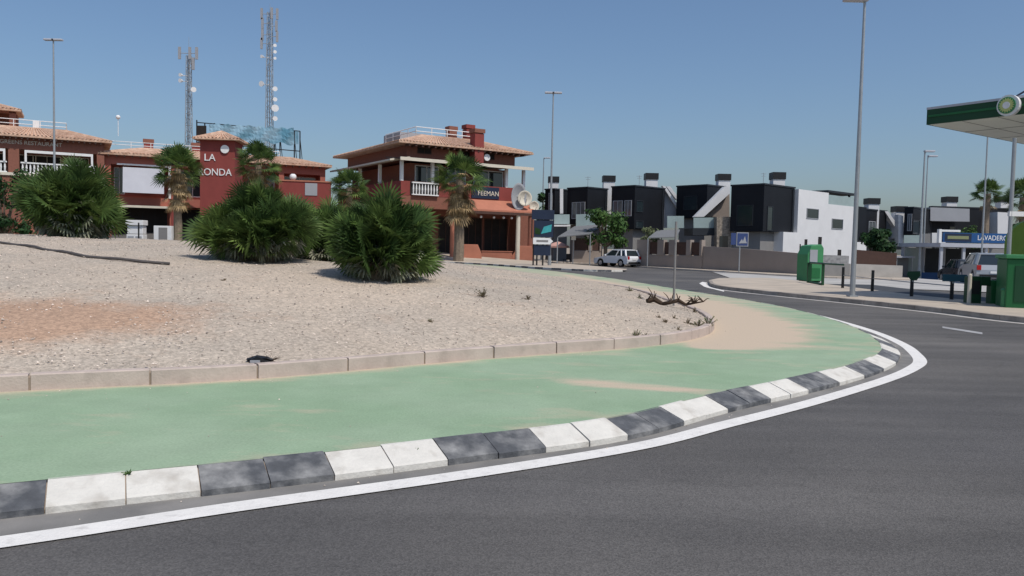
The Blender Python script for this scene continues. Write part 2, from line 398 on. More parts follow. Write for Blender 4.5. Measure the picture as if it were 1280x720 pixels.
# white edge line, the dusty gutter between it and the kerb
LINE = [(-9, 0.45), (-4.2, 2.95), (-2.5, 3.9), (-1.54, 4.5), (-0.21, 5.28), (1.0, 6.1), (1.85, 6.9), (2.8, 7.8), (3.68, 8.7), (4.6, 9.7), (5.25, 10.5), (5.75, 11.25), (6.15, 12.2),
        (6.55, 13.4), (6.95, 15.2), (7.2, 17.2), (7.32, 19.5), (7.2, 22.5), (6.75, 26)]
line = resample(catmull([Vector((a, b - 0.08, 0)) for a, b in LINE], False), 0.12)
wl = mat('road_paint', (0.73, 0.71, 0.67), 0.75, 0.08, 5, col2=(0.55, 0.53, 0.50), mixscale=13, mixpos=(0.56, 0.8), bump=0.3, bscale=60)
strip(offset(line, 0.088), offset(line, -0.088), 0.008, 'road_marking', wl)
gut = mat('dusty_asphalt', (0.225, 0.215, 0.20), 0.9, 0.2, 1.5, bump=0.2, bscale=60, col2=(0.17, 0.165, 0.155), mixscale=2)
gl = offset(line, 0.085); outr = [Vector((p.x, p.y, 0)) for p in outer]
def near_outer(p):
    d = Vector((p.x, p.y)) - CEN; t = math.atan2(d.y, d.x); return CEN + (Vector((math.cos(t), math.sin(t))) * (r_out(t) - 0.1))
strip(gl, [near_outer(p) for p in gl], 0.004, 'road_gutter', gut)

# painted kerb of the outer edge: chamfered blocks, two of a colour in turn
kw = mat('kerb_white', (0.62, 0.60, 0.545), 0.8, 0.10, 6, bump=0.3, bscale=40, col2=(0.44, 0.41, 0.36), mixscale=5.5, mixpos=(0.52, 0.74))
kb = mat('kerb_black', (0.085, 0.09, 0.098), 0.85, 0.3, 9, bump=0.3, bscale=40, col2=(0.23, 0.23, 0.225), mixscale=4.5, mixpos=(0.42, 0.70))
kc = mat('kerb_concrete', (0.47, 0.39, 0.34), 0.9, 0.14, 3, bump=0.25, bscale=40, col2=(0.36, 0.30, 0.26), mixscale=5, mixpos=(0.55, 0.8))
kj = mat('kerb_joint', (0.30, 0.24, 0.19), 0.95)
def kerb_blocks(path, L, prof, name, mats, pick, closed=False, gap=0.007, base=0.0):
    """blocks along a path; prof = outline (inward distance, height); the inward side is to the left of the path"""
    mb = MB(); pts = path; acc = [0.0]
    for a, b in zip(pts, pts[1:]): acc.append(acc[-1] + (b - a).length)
    def at(t):
        lo, hi = 0, len(acc) - 2
        while lo < hi:
            mid = (lo + hi + 1) // 2
            if acc[mid] <= t: lo = mid
            else: hi = mid - 1
        u = (t - acc[lo]) / max(1e-9, acc[lo + 1] - acc[lo]); d = (pts[lo + 1] - pts[lo]).normalized()
        return pts[lo].lerp(pts[lo + 1], u), d
    k = 0; t = 0.0
    while t + L < acc[-1]:
        rings = []
        jz = random.uniform(-0.005, 0.004); jd = random.uniform(-0.007, 0.005)
        for q in (t + gap / 2, t + L / 2, t + L - gap / 2):
            p, d = at(q); nx, ny = -d.y, d.x
            rings.append([Vector((p.x + nx * (a + jd), p.y + ny * (a + jd), T(p.x, p.y) + base + z + (jz if z > 0.01 else 0))) for a, z in prof])
        mb.loft(rings, True, pick(k), True); k += 1; t += L
    # mortar core that shows in the joints
    core = [(a + (0.012 if i < len(prof) / 2 else -0.03), z - 0.02) for i, (a, z) in enumerate(prof)]
    rings = []; tt = 0.0
    while tt < acc[-1]:
        p, d = at(tt); nx, ny = -d.y, d.x; rings.append([Vector((p.x + nx * a, p.y + ny * a, T(p.x, p.y) + base + z)) for a, z in core]); tt += L / 2
    mb.loft(rings, True, len(mats), True)
    return mb.build(name, list(mats) + [kj], bevel=0)
start = min(range(len(outer)), key=lambda i: (outer[i] - Vector((-2.49, 4.25))).length)
def circ(poly, ref, ccw=True):
    p = [Vector((q.x, q.y, 0)) for q in poly]; k = min(range(len(p)), key=lambda i: (p[i] - Vector((ref[0], ref[1], 0))).length)
    p = p[k:] + p[:k]; return resample(p + [p[0]], 0.2)
_r = resample([Vector((q.x, q.y, 0)) for q in outer], 0.02, True); _k = min(range(len(_r)), key=lambda i: (_r[i] - Vector((-2.49, 4.25, 0))).length)
_k = (_k - int(15.8 / 0.02)) % len(_r); _r = _r[_k:] + _r[:_k]; ring_out = _r[::8] + [_r[0]]
# the path runs counter-clockwise seen from above, so the island is on its left
struct(kerb_blocks(ring_out, 0.395, [(0, -0.1), (0, 0.045), (0.02, 0.055), (0.235, 0.132), (0.26, 0.134), (0.26, -0.1)], 'kerb', [kw, kb], lambda k: (k // 2) % 2))
ring_in = circ(inner, (-14, 2.4))
struct(kerb_blocks(ring_in, 0.98, [(0, 0), (0.0, 0.265), (0.012, 0.275), (0.11, 0.275), (0.12, 0.265), (0.12, 0.0)], 'kerb', [kc], lambda k: 0, gap=0.02))
# the path runs between the kerbs: green slurry, trodden with sand round the bend and along the back
def pathmat():
    m = mat('green_slurry', (0.25, 0.355, 0.225), 0.85, 0.09, 2.4, col2=(0.285, 0.38, 0.255), mixscale=0.7, bump=0.15, bscale=90)
    n = m.node_tree.nodes; l = m.node_tree.links; b = n['Principled BSDF']; src = b.inputs['Base Color'].links[0].from_socket
    at = n.new('ShaderNodeAttribute'); at.attribute_name = 'sand'; tc = n.new('ShaderNodeTexCoord')
    mp = n.new('ShaderNodeMapping'); mp.inputs['Scale'].default_value = (0.5, 1.3, 1); mp.inputs['Rotation'].default_value = (0, 0, R(8)); l.new(tc.outputs['Object'], mp.inputs[0])
    no = n.new('ShaderNodeTexNoise'); no.inputs['Scale'].default_value = 1.6; no.inputs['Detail'].default_value = 8; no.inputs['Roughness'].default_value = 0.65; l.new(mp.outputs[0], no.inputs[0])
    ad = n.new('ShaderNodeMath'); ad.operation = 'MULTIPLY_ADD'; ad.inputs[1].default_value = 1.7; l.new(no.outputs[0], ad.inputs[0]); 
    sb = n.new('ShaderNodeMath'); sb.operation = 'ADD'; sb.inputs[1].default_value = -0.87; l.new(at.outputs['Fac'], sb.inputs[0]); l.new(sb.outputs[0], ad.inputs[2])
    rp = n.new('ShaderNodeMapRange'); rp.inputs['From Min'].default_value = 0.2; rp.inputs['From Max'].default_value = 0.75; l.new(ad.outputs[0], rp.inputs[0])
    mx = n.new('ShaderNodeMix'); mx.data_type = 'RGBA'; l.new(rp.outputs[0], mx.inputs['Factor']); l.new(src, mx.inputs['A']); mx.inputs['B'].default_value = (0.52, 0.42, 0.31, 1)
    # loose grit
    v = n.new('ShaderNodeTexNoise'); v.inputs['Scale'].default_value = 55; v.inputs['Detail'].default_value = 4; l.new(tc.outputs['Object'], v.inputs[0])
    mr = n.new('ShaderNodeMapRange'); mr.inputs['From Min'].default_value = 0.3; mr.inputs['From Max'].default_value = 0.7; mr.inputs['To Min'].default_value = 0.9; mr.inputs['To Max'].default_value = 1.1; l.new(v.outputs[0], mr.inputs[0])
    hs = n.new('ShaderNodeHueSaturation'); l.new(mr.outputs[0], hs.inputs['Value']); l.new(mx.outputs['Result'], hs.inputs['Color']); l.new(hs.outputs[0], b.inputs['Base Color'])
    return m
mb = MB(); NW = 16; sand = []
for t, a, b in zip(ANG + [ANG[0]], RI + [RI[0]], RB + [RB[0]]):
    for k in range(NW + 1):
        r = a - 0.05 + (b - a + 0.05) * k / NW
        p = CEN + Vector((math.cos(t), math.sin(t))) * r; mb.v.append((p.x, p.y, PATH_Z + T(p.x, p.y)))
        de = (b - r); di = r - a
        yl = 10.95 + 0.05 * (p.x - 2.8)
        near = S((p.y - yl) / 0.25) * S((p.x - 2.3) / 0.5)                               # the straight joint where the clean coat begins
        s = near * (0.74 * S((de - 0.5) / 1.3) + 0.24)
        far = S((p.y - 17) / 5); s = max(s, far * (0.5 - 0.12 * S((1.0 - de) / 0.8)))
        if di < 0.10 and p.y < 17: s = max(s, 0.8)
        e = ((p.x - 1.2) * 0.96 - (p.y - 7.95) * 0.27) / 0.8, ((p.x - 1.2) * 0.27 + (p.y - 7.95) * 0.96) / 0.22
        s = max(s, 0.8 * S(1.5 - math.hypot(*e)))
        if p.y < 17: s = max(s, 0.12 + 0.28 * S(1 - di / 0.5), 0.30 * S(1 - de / 0.18))
        sand.append(s)
for i in range(NA):
    for k in range(NW): mb.f.append((i * (NW + 1) + k, i * (NW + 1) + k + 1, (i + 1) * (NW + 1) + k + 1, (i + 1) * (NW + 1) + k)); mb.m.append(0)
po = mb.build('path', pathmat(), smooth=True); struct(po)
att = po.data.attributes.new('sand', 'FLOAT', 'POINT'); att.data.foreach_set('value', sand)
# the gravel mound
def gravelmat():
    m = mat('gravel', (0.53, 0.44, 0.345), 0.95, 0.1, 0.5, col2=(0.465, 0.40, 0.325), mixscale=0.35)
    n = m.node_tree.nodes; l = m.node_tree.links; b = n['Principled BSDF']; src = b.inputs['Base Color'].links[0].from_socket
    at = n.new('ShaderNodeAttribute'); at.attribute_name = 'soil'; tc = n.new('ShaderNodeTexCoord')
    no = n.new('ShaderNodeTexNoise'); no.inputs['Scale'].default_value = 0.9; no.inputs['Detail'].default_value = 10; no.inputs['Roughness'].default_value = 0.75; l.new(tc.outputs['Object'], no.inputs[0])
    ad = n.new('ShaderNodeMath'); ad.operation = 'MULTIPLY_ADD'; ad.inputs[1].default_value = 2.0; l.new(no.outputs[0], ad.inputs[0])
    sb = n.new('ShaderNodeMath'); sb.operation = 'ADD'; sb.inputs[1].default_value = -1.0; l.new(at.outputs['Fac'], sb.inputs[0]); l.new(sb.outputs[0], ad.inputs[2])
    rp = n.new('ShaderNodeMapRange'); rp.inputs['From Min'].default_value = 0.15; rp.inputs['From Max'].default_value = 0.8; l.new(ad.outputs[0], rp.inputs[0])
    mx = n.new('ShaderNodeMix'); mx.data_type = 'RGBA'; l.new(rp.outputs[0], mx.inputs['Factor']); l.new(src, mx.inputs['A']); mx.inputs['B'].default_value = (0.45, 0.30, 0.205, 1)
    v = n.new('ShaderNodeTexVoronoi'); v.inputs['Scale'].default_value = 46; l.new(tc.outputs['Object'], v.inputs[0])
    v2 = n.new('ShaderNodeTexVoronoi'); v2.inputs['Scale'].default_value = 24; l.new(tc.outputs['Object'], v2.inputs[0])
    s1 = n.new('ShaderNodeSeparateColor'); l.new(v.outputs['Color'], s1.inputs[0]); s2 = n.new('ShaderNodeSeparateColor'); l.new(v2.outputs['Color'], s2.inputs[0])
    av = n.new('ShaderNodeMath'); av.operation = 'ADD'; l.new(s1.outputs[0], av.inputs[0]); l.new(s2.outputs[1], av.inputs[1])
    mr = n.new('ShaderNodeMapRange'); mr.inputs['From Max'].default_value = 2; mr.inputs['To Min'].default_value = 0.62; mr.inputs['To Max'].default_value = 1.34; l.new(av.outputs[0], mr.inputs[0])
    hs = n.new('ShaderNodeHueSaturation'); l.new(mr.outputs[0], hs.inputs['Value']); l.new(mx.outputs['Result'], hs.inputs['Color']); l.new(hs.outputs[0], b.inputs['Base Color'])
    bp = n.new('ShaderNodeBump'); bp.inputs['Strength'].default_value = 0.8; bp.inputs['Distance'].default_value = 0.03
    l.new(av.outputs[0], bp.inputs['Height']); l.new(bp.outputs[0], b.inputs['Normal'])
    return m
NR = 46; mb = MB(); soil = []; NB = NA // 2
from mathutils import noise as mnoise
for k in range(NR + 1):
    for i in range(NB):
        t = ANG[i * 2]; r = RI[i * 2] - 0.1
        f = 1 - (k / NR) ** 1.6
        p = CEN + Vector((math.cos(t), math.sin(t))) * (r * f)
        z = mound_s(edge_dist(p.x, p.y)) if k else KERB_TOP - 0.05
        z += 0.035 * mnoise.noise(Vector((p.x * 0.7, p.y * 0.7, 0))) * min(1, k / 2) + 0.02 * mnoise.noise(Vector((p.x * 2.7, p.y * 2.7, 5)))
        mb.v.append((p.x, p.y, z))
        soil.append(S(1.3 - math.hypot((p.x + 6.6 - 0.3 * (p.y - 9)) / 3.1, (p.y - 8.7 - 0.35 * (p.x + 6)) / 2.0)))
for k in range(NR):
    for i in range(NB):
        j = (i + 1) % NB; mb.f.append((k * NB + i, k * NB + j, (k + 1) * NB + j, (k + 1) * NB + i)); mb.m.append(0)
GRAV = gravelmat()
mo = mb.build('mound', GRAV, smooth=True); struct(mo)
att = mo.data.attributes.new('soil', 'FLOAT', 'POINT'); att.data.foreach_set('value', soil)
# loose stones lying on it
stonem = mat('loose_stone', (0.52, 0.45, 0.385), 0.9, island=0.55, var=0.1, scale=3)
mb = MB(); n = 0
while n < 9000:
    px = random.uniform(-40, 900); py = 300 + (470 - 300) * random.random() ** 0.75
    d = ray(px, py); d = d / d.y
    yy = random.uniform(7.5, 26); x = d.x * yy + EYE.x
    if not in_mound(x, yy) : continue
    q = Vector((x, yy, 0)); r = random.choice((0.009, 0.012, 0.015, 0.02)) * random.uniform(0.7, 1.25)
    z = 0
    n += 1; mb_z = mound_s(edge_dist(x, yy)) if n % 1 == 0 else 0
    a = random.random() * 6.28; ca, sa = math.cos(a), math.sin(a)
    vs = []
    for (u, v_, w_) in ((1, 0, 0), (0, 0.75, 0), (-0.9, 0.1, 0), (0, -0.7, 0.1), (0.1, 0.1, 0.62), (0, 0, -0.5)):
        vs.append((x + r * (u * ca - v_ * sa), yy + r * (u * sa + v_ * ca), mb_z + 0.012 + r * w_))
    mb.add(vs, [(0, 1, 4), (1, 2, 4), (2, 3, 4), (3, 0, 4), (1, 0, 5), (2, 1, 5), (3, 2, 5), (0, 3, 5)])
so = mb.build('gravel', stonem, fix=False); tag(so, 'loose grey and beige stones strewn over the roundabout mound', 'gravel', kind='stuff')

# pavements: raised slabs with kerbs
pave = mat('pale_paving', (0.47, 0.40, 0.32), 0.9, 0.1, 0.6, bump=0.1, bscale=30, col2=(0.40, 0.345, 0.28), mixscale=0.8)
def slab(front, back, z, name, m, kerbm=None, step=0.6, u=8, kname='kerb'):
    f = resample(catmull([Vector((p.x, p.y, 0)) for p in front], False), step); 
    b0 = [Vector((p.x, p.y, 0)) for p in back]; L = sum((b - a).length for a, b in zip(b0, b0[1:])); b = resample(b0, L / (len(f) - 1))
    b = b[:len(f)]
    while len(b) < len(f): b.append(b[-1])
    o = strip(f, b, z, name, m, u)
    if kerbm:
        side = 1 if (f[1] - f[0]).cross(b[0] - f[0]).z > 0 else -1
        prof = [(-0.004, -0.1), (-0.004, z - 0.012), (0.01, z + 0.004), (0.15, z + 0.004), (0.15, -0.1)]
        struct(kerb_blocks(f, 0.99, [(a * side, zz) for a, zz in prof], kname, kerbm if isinstance(kerbm, list) else [kerbm], (lambda k: k % 2) if isinstance(kerbm, list) else (lambda k: 0), gap=0.02))
    return f
# far pavement in front of the red building (front edge painted)
slab([G(470, 324.5), G(545, 328), G(600, 331), G(660, 335.2), G(700, 337.6), G(745, 339.6), G(782, 339.8)], [Vector((-30, 97, 0)), Vector((-6, 74, 0)), G(690, 329), G(740, 334), G(784, 338.5)], 0.12, 'pavement', pave, [kw, kb])
# peninsula pavement on the right
PEN = [G(886, 354), G(889, 358.5), G(905, 362.3), G(960, 368.8), G(1065, 379.5), G(1170, 391), G(1280, 404), Vector((13.6, 15.2, 0)), Vector((18, 9, 0)), Vector((26, 2, 0))]
PENB = [G(886, 353.7), G(900, 350.5), G(960, 350.2), G(1010, 355.5), G(1065, 363), G(1140, 373), G(1215, 381), G(1290, 388), Vector((22, 13, 0)), Vector((30, 6, 0))]
kpen = mat('worn_kerb', (0.34, 0.30, 0.26), 0.9, 0.2, 2, col2=(0.25, 0.22, 0.19), mixscale=3)
pf = slab(PEN, PENB, 0.13, 'pavement', pave, kpen, u=6)
side = 1
strip(pf, offset(pf, -0.30), 0.005, 'road_gutter', mat('pale_gutter', (0.42, 0.40, 0.37), 0.9, 0.2, 2))
# painted nose of the peninsula and a worn lane dash
strip([G(878, 352.5), G(874, 354.5), G(880, 358.5), G(905, 365)], [G(884, 353.6), G(882, 355), G(887, 359), G(905, 363.6)], 0.009, 'road_marking', wl)
dash = mat('worn_paint', (0.33, 0.33, 0.33), 0.8, 0.2, 3)
strip([G(1178, 408.3), G(1228, 416.0)], [G(1178, 410.3), G(1228, 418.4)], 0.006, 'road_marking', dash)
# forecourt behind the fence: canopy shade painted as a dark strip, then pale concrete
fc = mat('forecourt_concrete', (0.43, 0.415, 0.39), 0.9, 0.1, 0.4, col2=(0.36, 0.35, 0.33), mixscale=0.5)
fd = mat('forecourt_canopy_shade', (0.05, 0.053, 0.058), 0.85, 0.15, 1)
def ysl(x, y): return Vector((x, y, 0))
strip([ysl(11 + i * 1.0, 38 - i * 0.55) for i in range(26)], [ysl(15 + i * 1.6, 62 - i * 0.2) for i in range(26)], 0.03, 'forecourt', fc, 12)
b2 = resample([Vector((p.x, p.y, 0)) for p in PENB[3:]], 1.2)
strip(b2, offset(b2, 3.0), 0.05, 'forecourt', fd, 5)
# pavement along the garden walls of the houses
WF = [Vector((t * Y, Y, 0)) for t, Y in ((0.03, 75), (0.11, 74), (0.16, 65.5), (0.23, 58), (0.295, 52.5), (0.37, 48), (0.44, 46.5), (0.50, 46))]
slab(WF, [p + Vector((1.0, 2.6, 0)) for p in WF], 0.12, 'pavement', pave, mat('pale_kerb', (0.50, 0.43, 0.36), 0.9, 0.1, 2))

# ------------------------------------------------------------------ plants
def fan(mb, o, d, up, L, R_, n, m, droop=0.25, arc=200, w=1.0, pet=True):
    """one fan leaf: petiole from o along d, then n narrow blades"""
    d = d.normalized(); sd = d.cross(up)
    if sd.length < 1e-3: sd = Vector((1, 0, 0))
    sd.normalize(); nn = sd.cross(d).normalized(); h = o + d * L - Vector((0, 0, 0.06 * L))
    if pet: 
        q = sd * 0.012; mb.add([o - q, o + q, h + q, h - q], [(0, 1, 2, 3)], m)
    for k in range(n):
        a = R(-arc / 2 + arc * (k + 0.5) / n); r = R_ * (0.78 + 0.22 * math.cos(a * 0.8)) * random.uniform(0.88, 1.08)
        dr = d * math.cos(a) + sd * math.sin(a); dr = (dr + nn * 0.12).normalized(); pr = dr.cross(nn).normalized() * (R_ * math.sin(R(arc / n / 2)) * 0.62 * w)
        mid = h + dr * r * 0.6; tip = h + dr * r - Vector((0, 0, droop * r * random.uniform(0.5, 1.3)))
        mb.add([h, mid - pr, mid + pr, tip], [(0, 1, 2), (1, 3, 2)], m)
def sph(a, e): return Vector((math.cos(a) * math.cos(e), math.sin(a) * math.cos(e), math.sin(e)))
def fan_bush(name, label, base, w_, h_, seed, nst=9, per=46, group='fan palm bushes on the roundabout'):
    random.seed(seed)
    t = thing('palm_bush', label, 'palm bush', base, random.random() * 6, group)
    cr = MB(); dd = MB(); tr = MB()
    for s_ in range(nst):
        a = 6.283 * s_ / (nst - 1) + random.uniform(-0.3, 0.3); rr = 0 if s_ == 0 else random.uniform(0.2, 0.31) * w_
        hh = h_ * (random.uniform(0.5, 0.62) if s_ == 0 else random.uniform(0.2, 0.5)); L = 0.26 * h_ * random.uniform(0.9, 1.1)
        top = Vector((rr * math.cos(a), rr * math.sin(a), hh)); foot = Vector((top.x * 0.45, top.y * 0.45, -0.1))
        tr.tube([foot, foot.lerp(top, 0.55) + Vector((top.x * 0.1, top.y * 0.1, 0)), top], [0.14, 0.13, 0.11], 7)
        for k in range(per):
            az = random.random() * 6.283; el = math.asin(random.uniform(-0.05, 1.0)); d = sph(az, el)
            if top.x * d.x + top.y * d.y < -0.25 * rr and random.random() < 0.5: continue
            if hh + d.z * L * 1.5 < 0.1: d.z = abs(d.z) * 0.3
            o = top - Vector((0, 0, random.uniform(0, 0.25) * hh)); up = Vector((random.uniform(-1, 1), random.uniform(-1, 1), random.uniform(-.2, 1)))
            fan(cr, o, d, up, L * random.uniform(0.7, 1.3), 0.26 * h_ * random.uniform(0.7, 1.15), 14, 1 if random.random() < 0.4 else 0, 0.07, 165, 0.72)
        for k in range(20):
            az = random.random() * 6.283; d = sph(az, random.uniform(-0.9, -0.1)); o = top * random.uniform(0.45, 0.9)
            if o.z + d.z * L < 0.15: d.z = -0.1
            fan(dd, o, d, Vector((random.uniform(-1, 1), random.uniform(-1, 1), .6)), L * 0.9, 0.17 * h_, 8, 0, 0.3, 150, 0.8)
    # skirt of leaves that touches the gravel all round
    for k in range(int(per * 2.6)):
        az = random.random() * 6.283; rr = random.uniform(0.22, 0.36) * w_
        o = Vector((rr * math.cos(az), rr * math.sin(az), random.uniform(0.12, 0.45) * h_)); d = sph(az + random.uniform(-.7, .7), random.uniform(-0.3, 0.9))
        fan(cr, o, d, Vector((random.uniform(-1, 1), random.uniform(-1, 1), random.uniform(-.2, 1))), 0.1 * h_, 0.2 * h_ * random.uniform(0.7, 1.15), 13, 1 if random.random() < 0.35 else 0, 0.1, 165, 0.72)
    tr.build('trunk', M['bark'], t, fix=False); cr.build('crown', [M['frond'], M['frond2']], t, fix=False); dd.build('dead_fronds', M['pale'], t, fix=False)
    return t
def fan_palm(label, base, H, crown, seed, trunk_r=0.24, skirt=0.0, tall_skirt=0.9, nf=46, group='fan palm trees', cat='palm tree'):
    random.seed(seed)
    t = thing('fan_palm', label, cat, base, random.random() * 6, group)
    tr = MB(); zc = H - crown * 0.55
    pts = [Vector((0.03 * math.sin(k), 0.03 * math.cos(k), zc * k / 8)) for k in range(9)]
    tr.tube(pts, [trunk_r * (1.25 - 0.35 * k / 8) + (0.02 if k % 2 else 0) for k in range(9)], 9); tr.build('trunk', M['bark'], t, fix=False)
    cr = MB(); o = Vector((0, 0, zc))
    for k in range(nf):
        az = k * 2.4; f = k / nf; el = R(84 - 118 * f + random.uniform(-14, 14)); d = sph(az, el)
        fan(cr, o, d, Vector((random.uniform(-.8, .8), random.uniform(-.8, .8), 1)), crown * 0.55 * random.uniform(0.8, 1.15), crown * 0.5 * random.uniform(0.8, 1.15), 16, 1 if random.random() < 0.4 else 0, 0.14, 200, 0.75)
    cr.build('crown', [M['frond'], M['frond2']], t, fix=False)
    if skirt:
        sk = MB()
        for k in range(int(52 * skirt)):
            az = random.random() * 6.28; z = zc - random.uniform(0.05, tall_skirt) * crown; d = sph(az, R(random.uniform(-75, -15) if z < zc - 0.3 else random.uniform(-50, 20)))
            fan(sk, Vector((0, 0, z + crown * .2)), d, Vector((math.cos(az), math.sin(az), 0.3)), crown * 0.36, crown * 0.34 * random.uniform(0.8, 1.1), 11, 0, 0.4, 170, 0.8)
        sk.build('dead_fronds', M['dead'], t, fix=False)
    return t
def leafy_tree(label, base, H, W, seed, lm, n=1500, ls=0.16, trunkh=0.35, cat='tree', name='tree', group=None, clumps=16, stretch=1.0):
    random.seed(seed)
    t = thing(name, label, cat, base, 0, group); tr = MB(); th = H * trunkh
    tr.tube([(0, 0, -0.1), (0.03, 0.02, th * 0.5), (0, 0.04, th)], [0.055 * W + 0.03, 0.045 * W, 0.04 * W], 8)
    cs = []
    for k in range(clumps):
        a = random.random() * 6.28; rr = W * 0.36 * math.sqrt(random.random()); z = th + (H - th) * random.uniform(0.08, 0.86); f = 1 - 0.55 * max(0, (z - th) / (H - th) - 0.5)
        c = Vector((rr * math.cos(a) * f, rr * math.sin(a) * f, z)); cs.append((c, W * random.uniform(0.13, 0.22)))
        tr.tube([(0, 0.04, th * 0.92), Vector((0, 0, th)).lerp(c, 0.5) + Vector((0, 0, 0.1)), c], [0.025 * W, 0.016 * W, 0.006 * W], 5)
    cr = MB()
    for k in range(n):
        c, r = random.choice(cs); d = sph(random.random() * 6.28, math.asin(random.uniform(-1, 1))); p = c + Vector((d.x, d.y, d.z * 0.85 * stretch)) * (r * random.uniform(0.45, 1.12))
        if p.z < 0.03: p.z = 0.03
        nr = (d + Vector((random.uniform(-.7, .7), random.uniform(-.7, .7), random.uniform(-.2, .9)))).normalized(); b = nr.orthogonal().normalized(); ca = random.random() * 6.28
        u = (b * math.cos(ca) + nr.cross(b) * math.sin(ca)); v = nr.cross(u); s_ = ls * random.uniform(0.6, 1.3)
        cr.add([p - u * s_, p + v * s_ * 0.45, p + u * s_, p - v * s_ * 0.45], [(0, 1, 2, 3)])
    tr.build('trunk', M['treebark'], t, fix=False); cr.build('crown', lm, t, fix=False)
    return t

def wpx(npx, Y): return npx * Y / F
b = GM(478, 348); fan_bush('', 'largest nearest fan palm bush on the gravel, bright spiky leaves, right of the others', b, wpx(86, b.y), wpx(112, b.y), 3, 9, 58)
b = GM(322, 325); fan_bush('', 'wide dark fan palm bush on the gravel in front of the lettered red tower', b, wpx(108, b.y), wpx(97, b.y), 11, 11, 54)
b = GM(92, 297); fan_bush('', 'fan palm bush on the gravel crest below the restaurant balcony and lamp post', b, wpx(66, b.y), wpx(100, b.y), 5, 8, 54)
b = GM(404, 328); b = b + Vector((-0.1, .8, 0.0)); fan_bush('', 'small fan palm bush squeezed between the two large bushes on the gravel', b, wpx(52, b.y), wpx(78, b.y), 21, 6, 44)
def onT(px, Y):
    p = P(px, 320, Y); return Vector((p.x, Y, max(T(p.x, Y), Mz(p.x, Y)) if in_mound(p.x, Y) else T(p.x, Y)))
def palm_at(px, Y, top, crownpx, label, **k):
    b = onT(px, Y); H = P(px, top, Y).z - b.z
    return fan_palm(label, b, H, wpx(crownpx, Y) * 0.62, **k)
palm_at(222, 60, 192, 56, 'fan palm with browning skirt standing before the white awning left of the lettered tower', seed=4, skirt=1.0, trunk_r=0.26, tall_skirt=1.25)
palm_at(322, 60, 188, 54, 'fan palm rising behind the wide dark bush just right of the lettered tower', seed=8, skirt=0.9, trunk_r=0.25)
palm_at(436, 62, 219, 46, 'fan palm with low green head showing over the bushes left of the corner building', seed=9, skirt=0.3, trunk_r=0.24)
palm_at(573, 67, 203, 62, 'fan palm with a heavy brown skirt of dead leaves in front of the corner bar', seed=14, skirt=1.5, tall_skirt=1.15, trunk_r=0.36, nf=36)
palm_at(1230, 64, 230, 34, 'slim fan palm rising behind the car wash sign', seed=31, trunk_r=0.26, skirt=0.15)
palm_at(1276, 58, 232, 44, 'fan palm at the right edge of the photo behind the car wash', seed=33, trunk_r=0.28, skirt=0.15)
# far-left dark shrubbery behind the mound
b = onT(6, 56); leafy_tree('dark leafy tree with brownish lower leaves at the left end of the restaurant', b, P(6, 196, 56).z - b.z, 3.6, 41, M['leafdark'], 1700, 0.17, 0.2)
b = onT(38, 60); leafy_tree('brownish green shrub under the restaurant balcony at the left edge', b, P(38, 238, 60).z - b.z, 3.6, 42, M['leafpale'], 900, 0.15, 0.15, 'shrub', 'shrub')

# ------------------------------------------------------------------ tiled roofs and small building pieces
def hip(mb, x0, x1, y0, y1, ze, zt, ins, ov, th=0.16, m=0):
    """hip roof frustum: eaves rectangle with overhang ov, top rectangle inset by ins, closed soffit"""
    e = [(x0 - ov, y0 - ov), (x1 + ov, y0 - ov), (x1 + ov, y1 + ov), (x0 - ov, y1 + ov)]; ix = min(ins, (x1 - x0) / 2 - 0.01); iy = min(ins, (y1 - y0) / 2 - 0.01)
    t = [(x0 + ix, y0 + iy), (x1 - ix, y0 + iy), (x1 - ix, y1 - iy), (x0 + ix, y1 - iy)]
    vs = [(x, y, ze - th) for x, y in e] + [(x, y, ze) for x, y in e] + [(x, y, zt) for x, y in t]
    fs = [(3, 2, 1, 0), (8, 9, 10, 11)] + [(i, (i + 1) % 4, 4 + (i + 1) % 4, 4 + i) for i in range(4)] + [(4 + i, 4 + (i + 1) % 4, 8 + (i + 1) % 4, 8 + i) for i in range(4)]
    mb.add(vs, fs, m)
    # rows of round tiles along the front and right slopes
    for (a, b_, c, d_) in ((4, 5, 9, 8), (5, 6, 10, 9), (7, 4, 8, 11)):
        A, B, Cc, D = (Vector(vs[i]) for i in (a, b_, c, d_)); n = max(2, int((B - A).length / 0.3))
        for k in range(n):
            u = (k + 0.5) / n; p = A.lerp(B, u); q = D.lerp(Cc, u); mb.cyl(p + Vector((0, 0, .02)), q + Vector((0, 0, .02)), 0.075, 0.075, 5, m, False)
    return mb
def railing(mb, pts, h, step=1.6, m=0, r=0.03, mid=True):
    for a, b_ in zip(pts, pts[1:]):
        a = Vector(a); b_ = Vector(b_); n = max(1, int((b_ - a).length / step))
        for k in range(n + 1):
            p = a.lerp(b_, k / n); mb.cyl(p, p + Vector((0, 0, h)), r, r, 6, m)
        for z in ((h, h * 0.5) if mid else (h,)): mb.cyl(a + Vector((0, 0, z)), b_ + Vector((0, 0, z)), r, r, 6, m)
def balustrade(mb, a, b_, h, step=0.28):
    a = Vector(a); b_ = Vector(b_); L = (b_ - a).length; n = int(L / step); d = (b_ - a) / L; rz = math.atan2(d.y, d.x)
    mb.box((a + b_) / 2 + Vector((0, 0, h - 0.06)), (L, 0.2, 0.12), rz); mb.box((a + b_) / 2 + Vector((0, 0, 0.05)), (L, 0.2, 0.1), rz)
    for k in range(n):
        p = a.lerp(b_, (k + 0.5) / n); mb.cyl(p + Vector((0, 0, .1)), p + Vector((0, 0, h * .45)), 0.045, 0.085, 6, 0, False); mb.cyl(p + Vector((0, 0, h * .45)), p + Vector((0, 0, h - .12)), 0.085, 0.04, 6, 0, False)
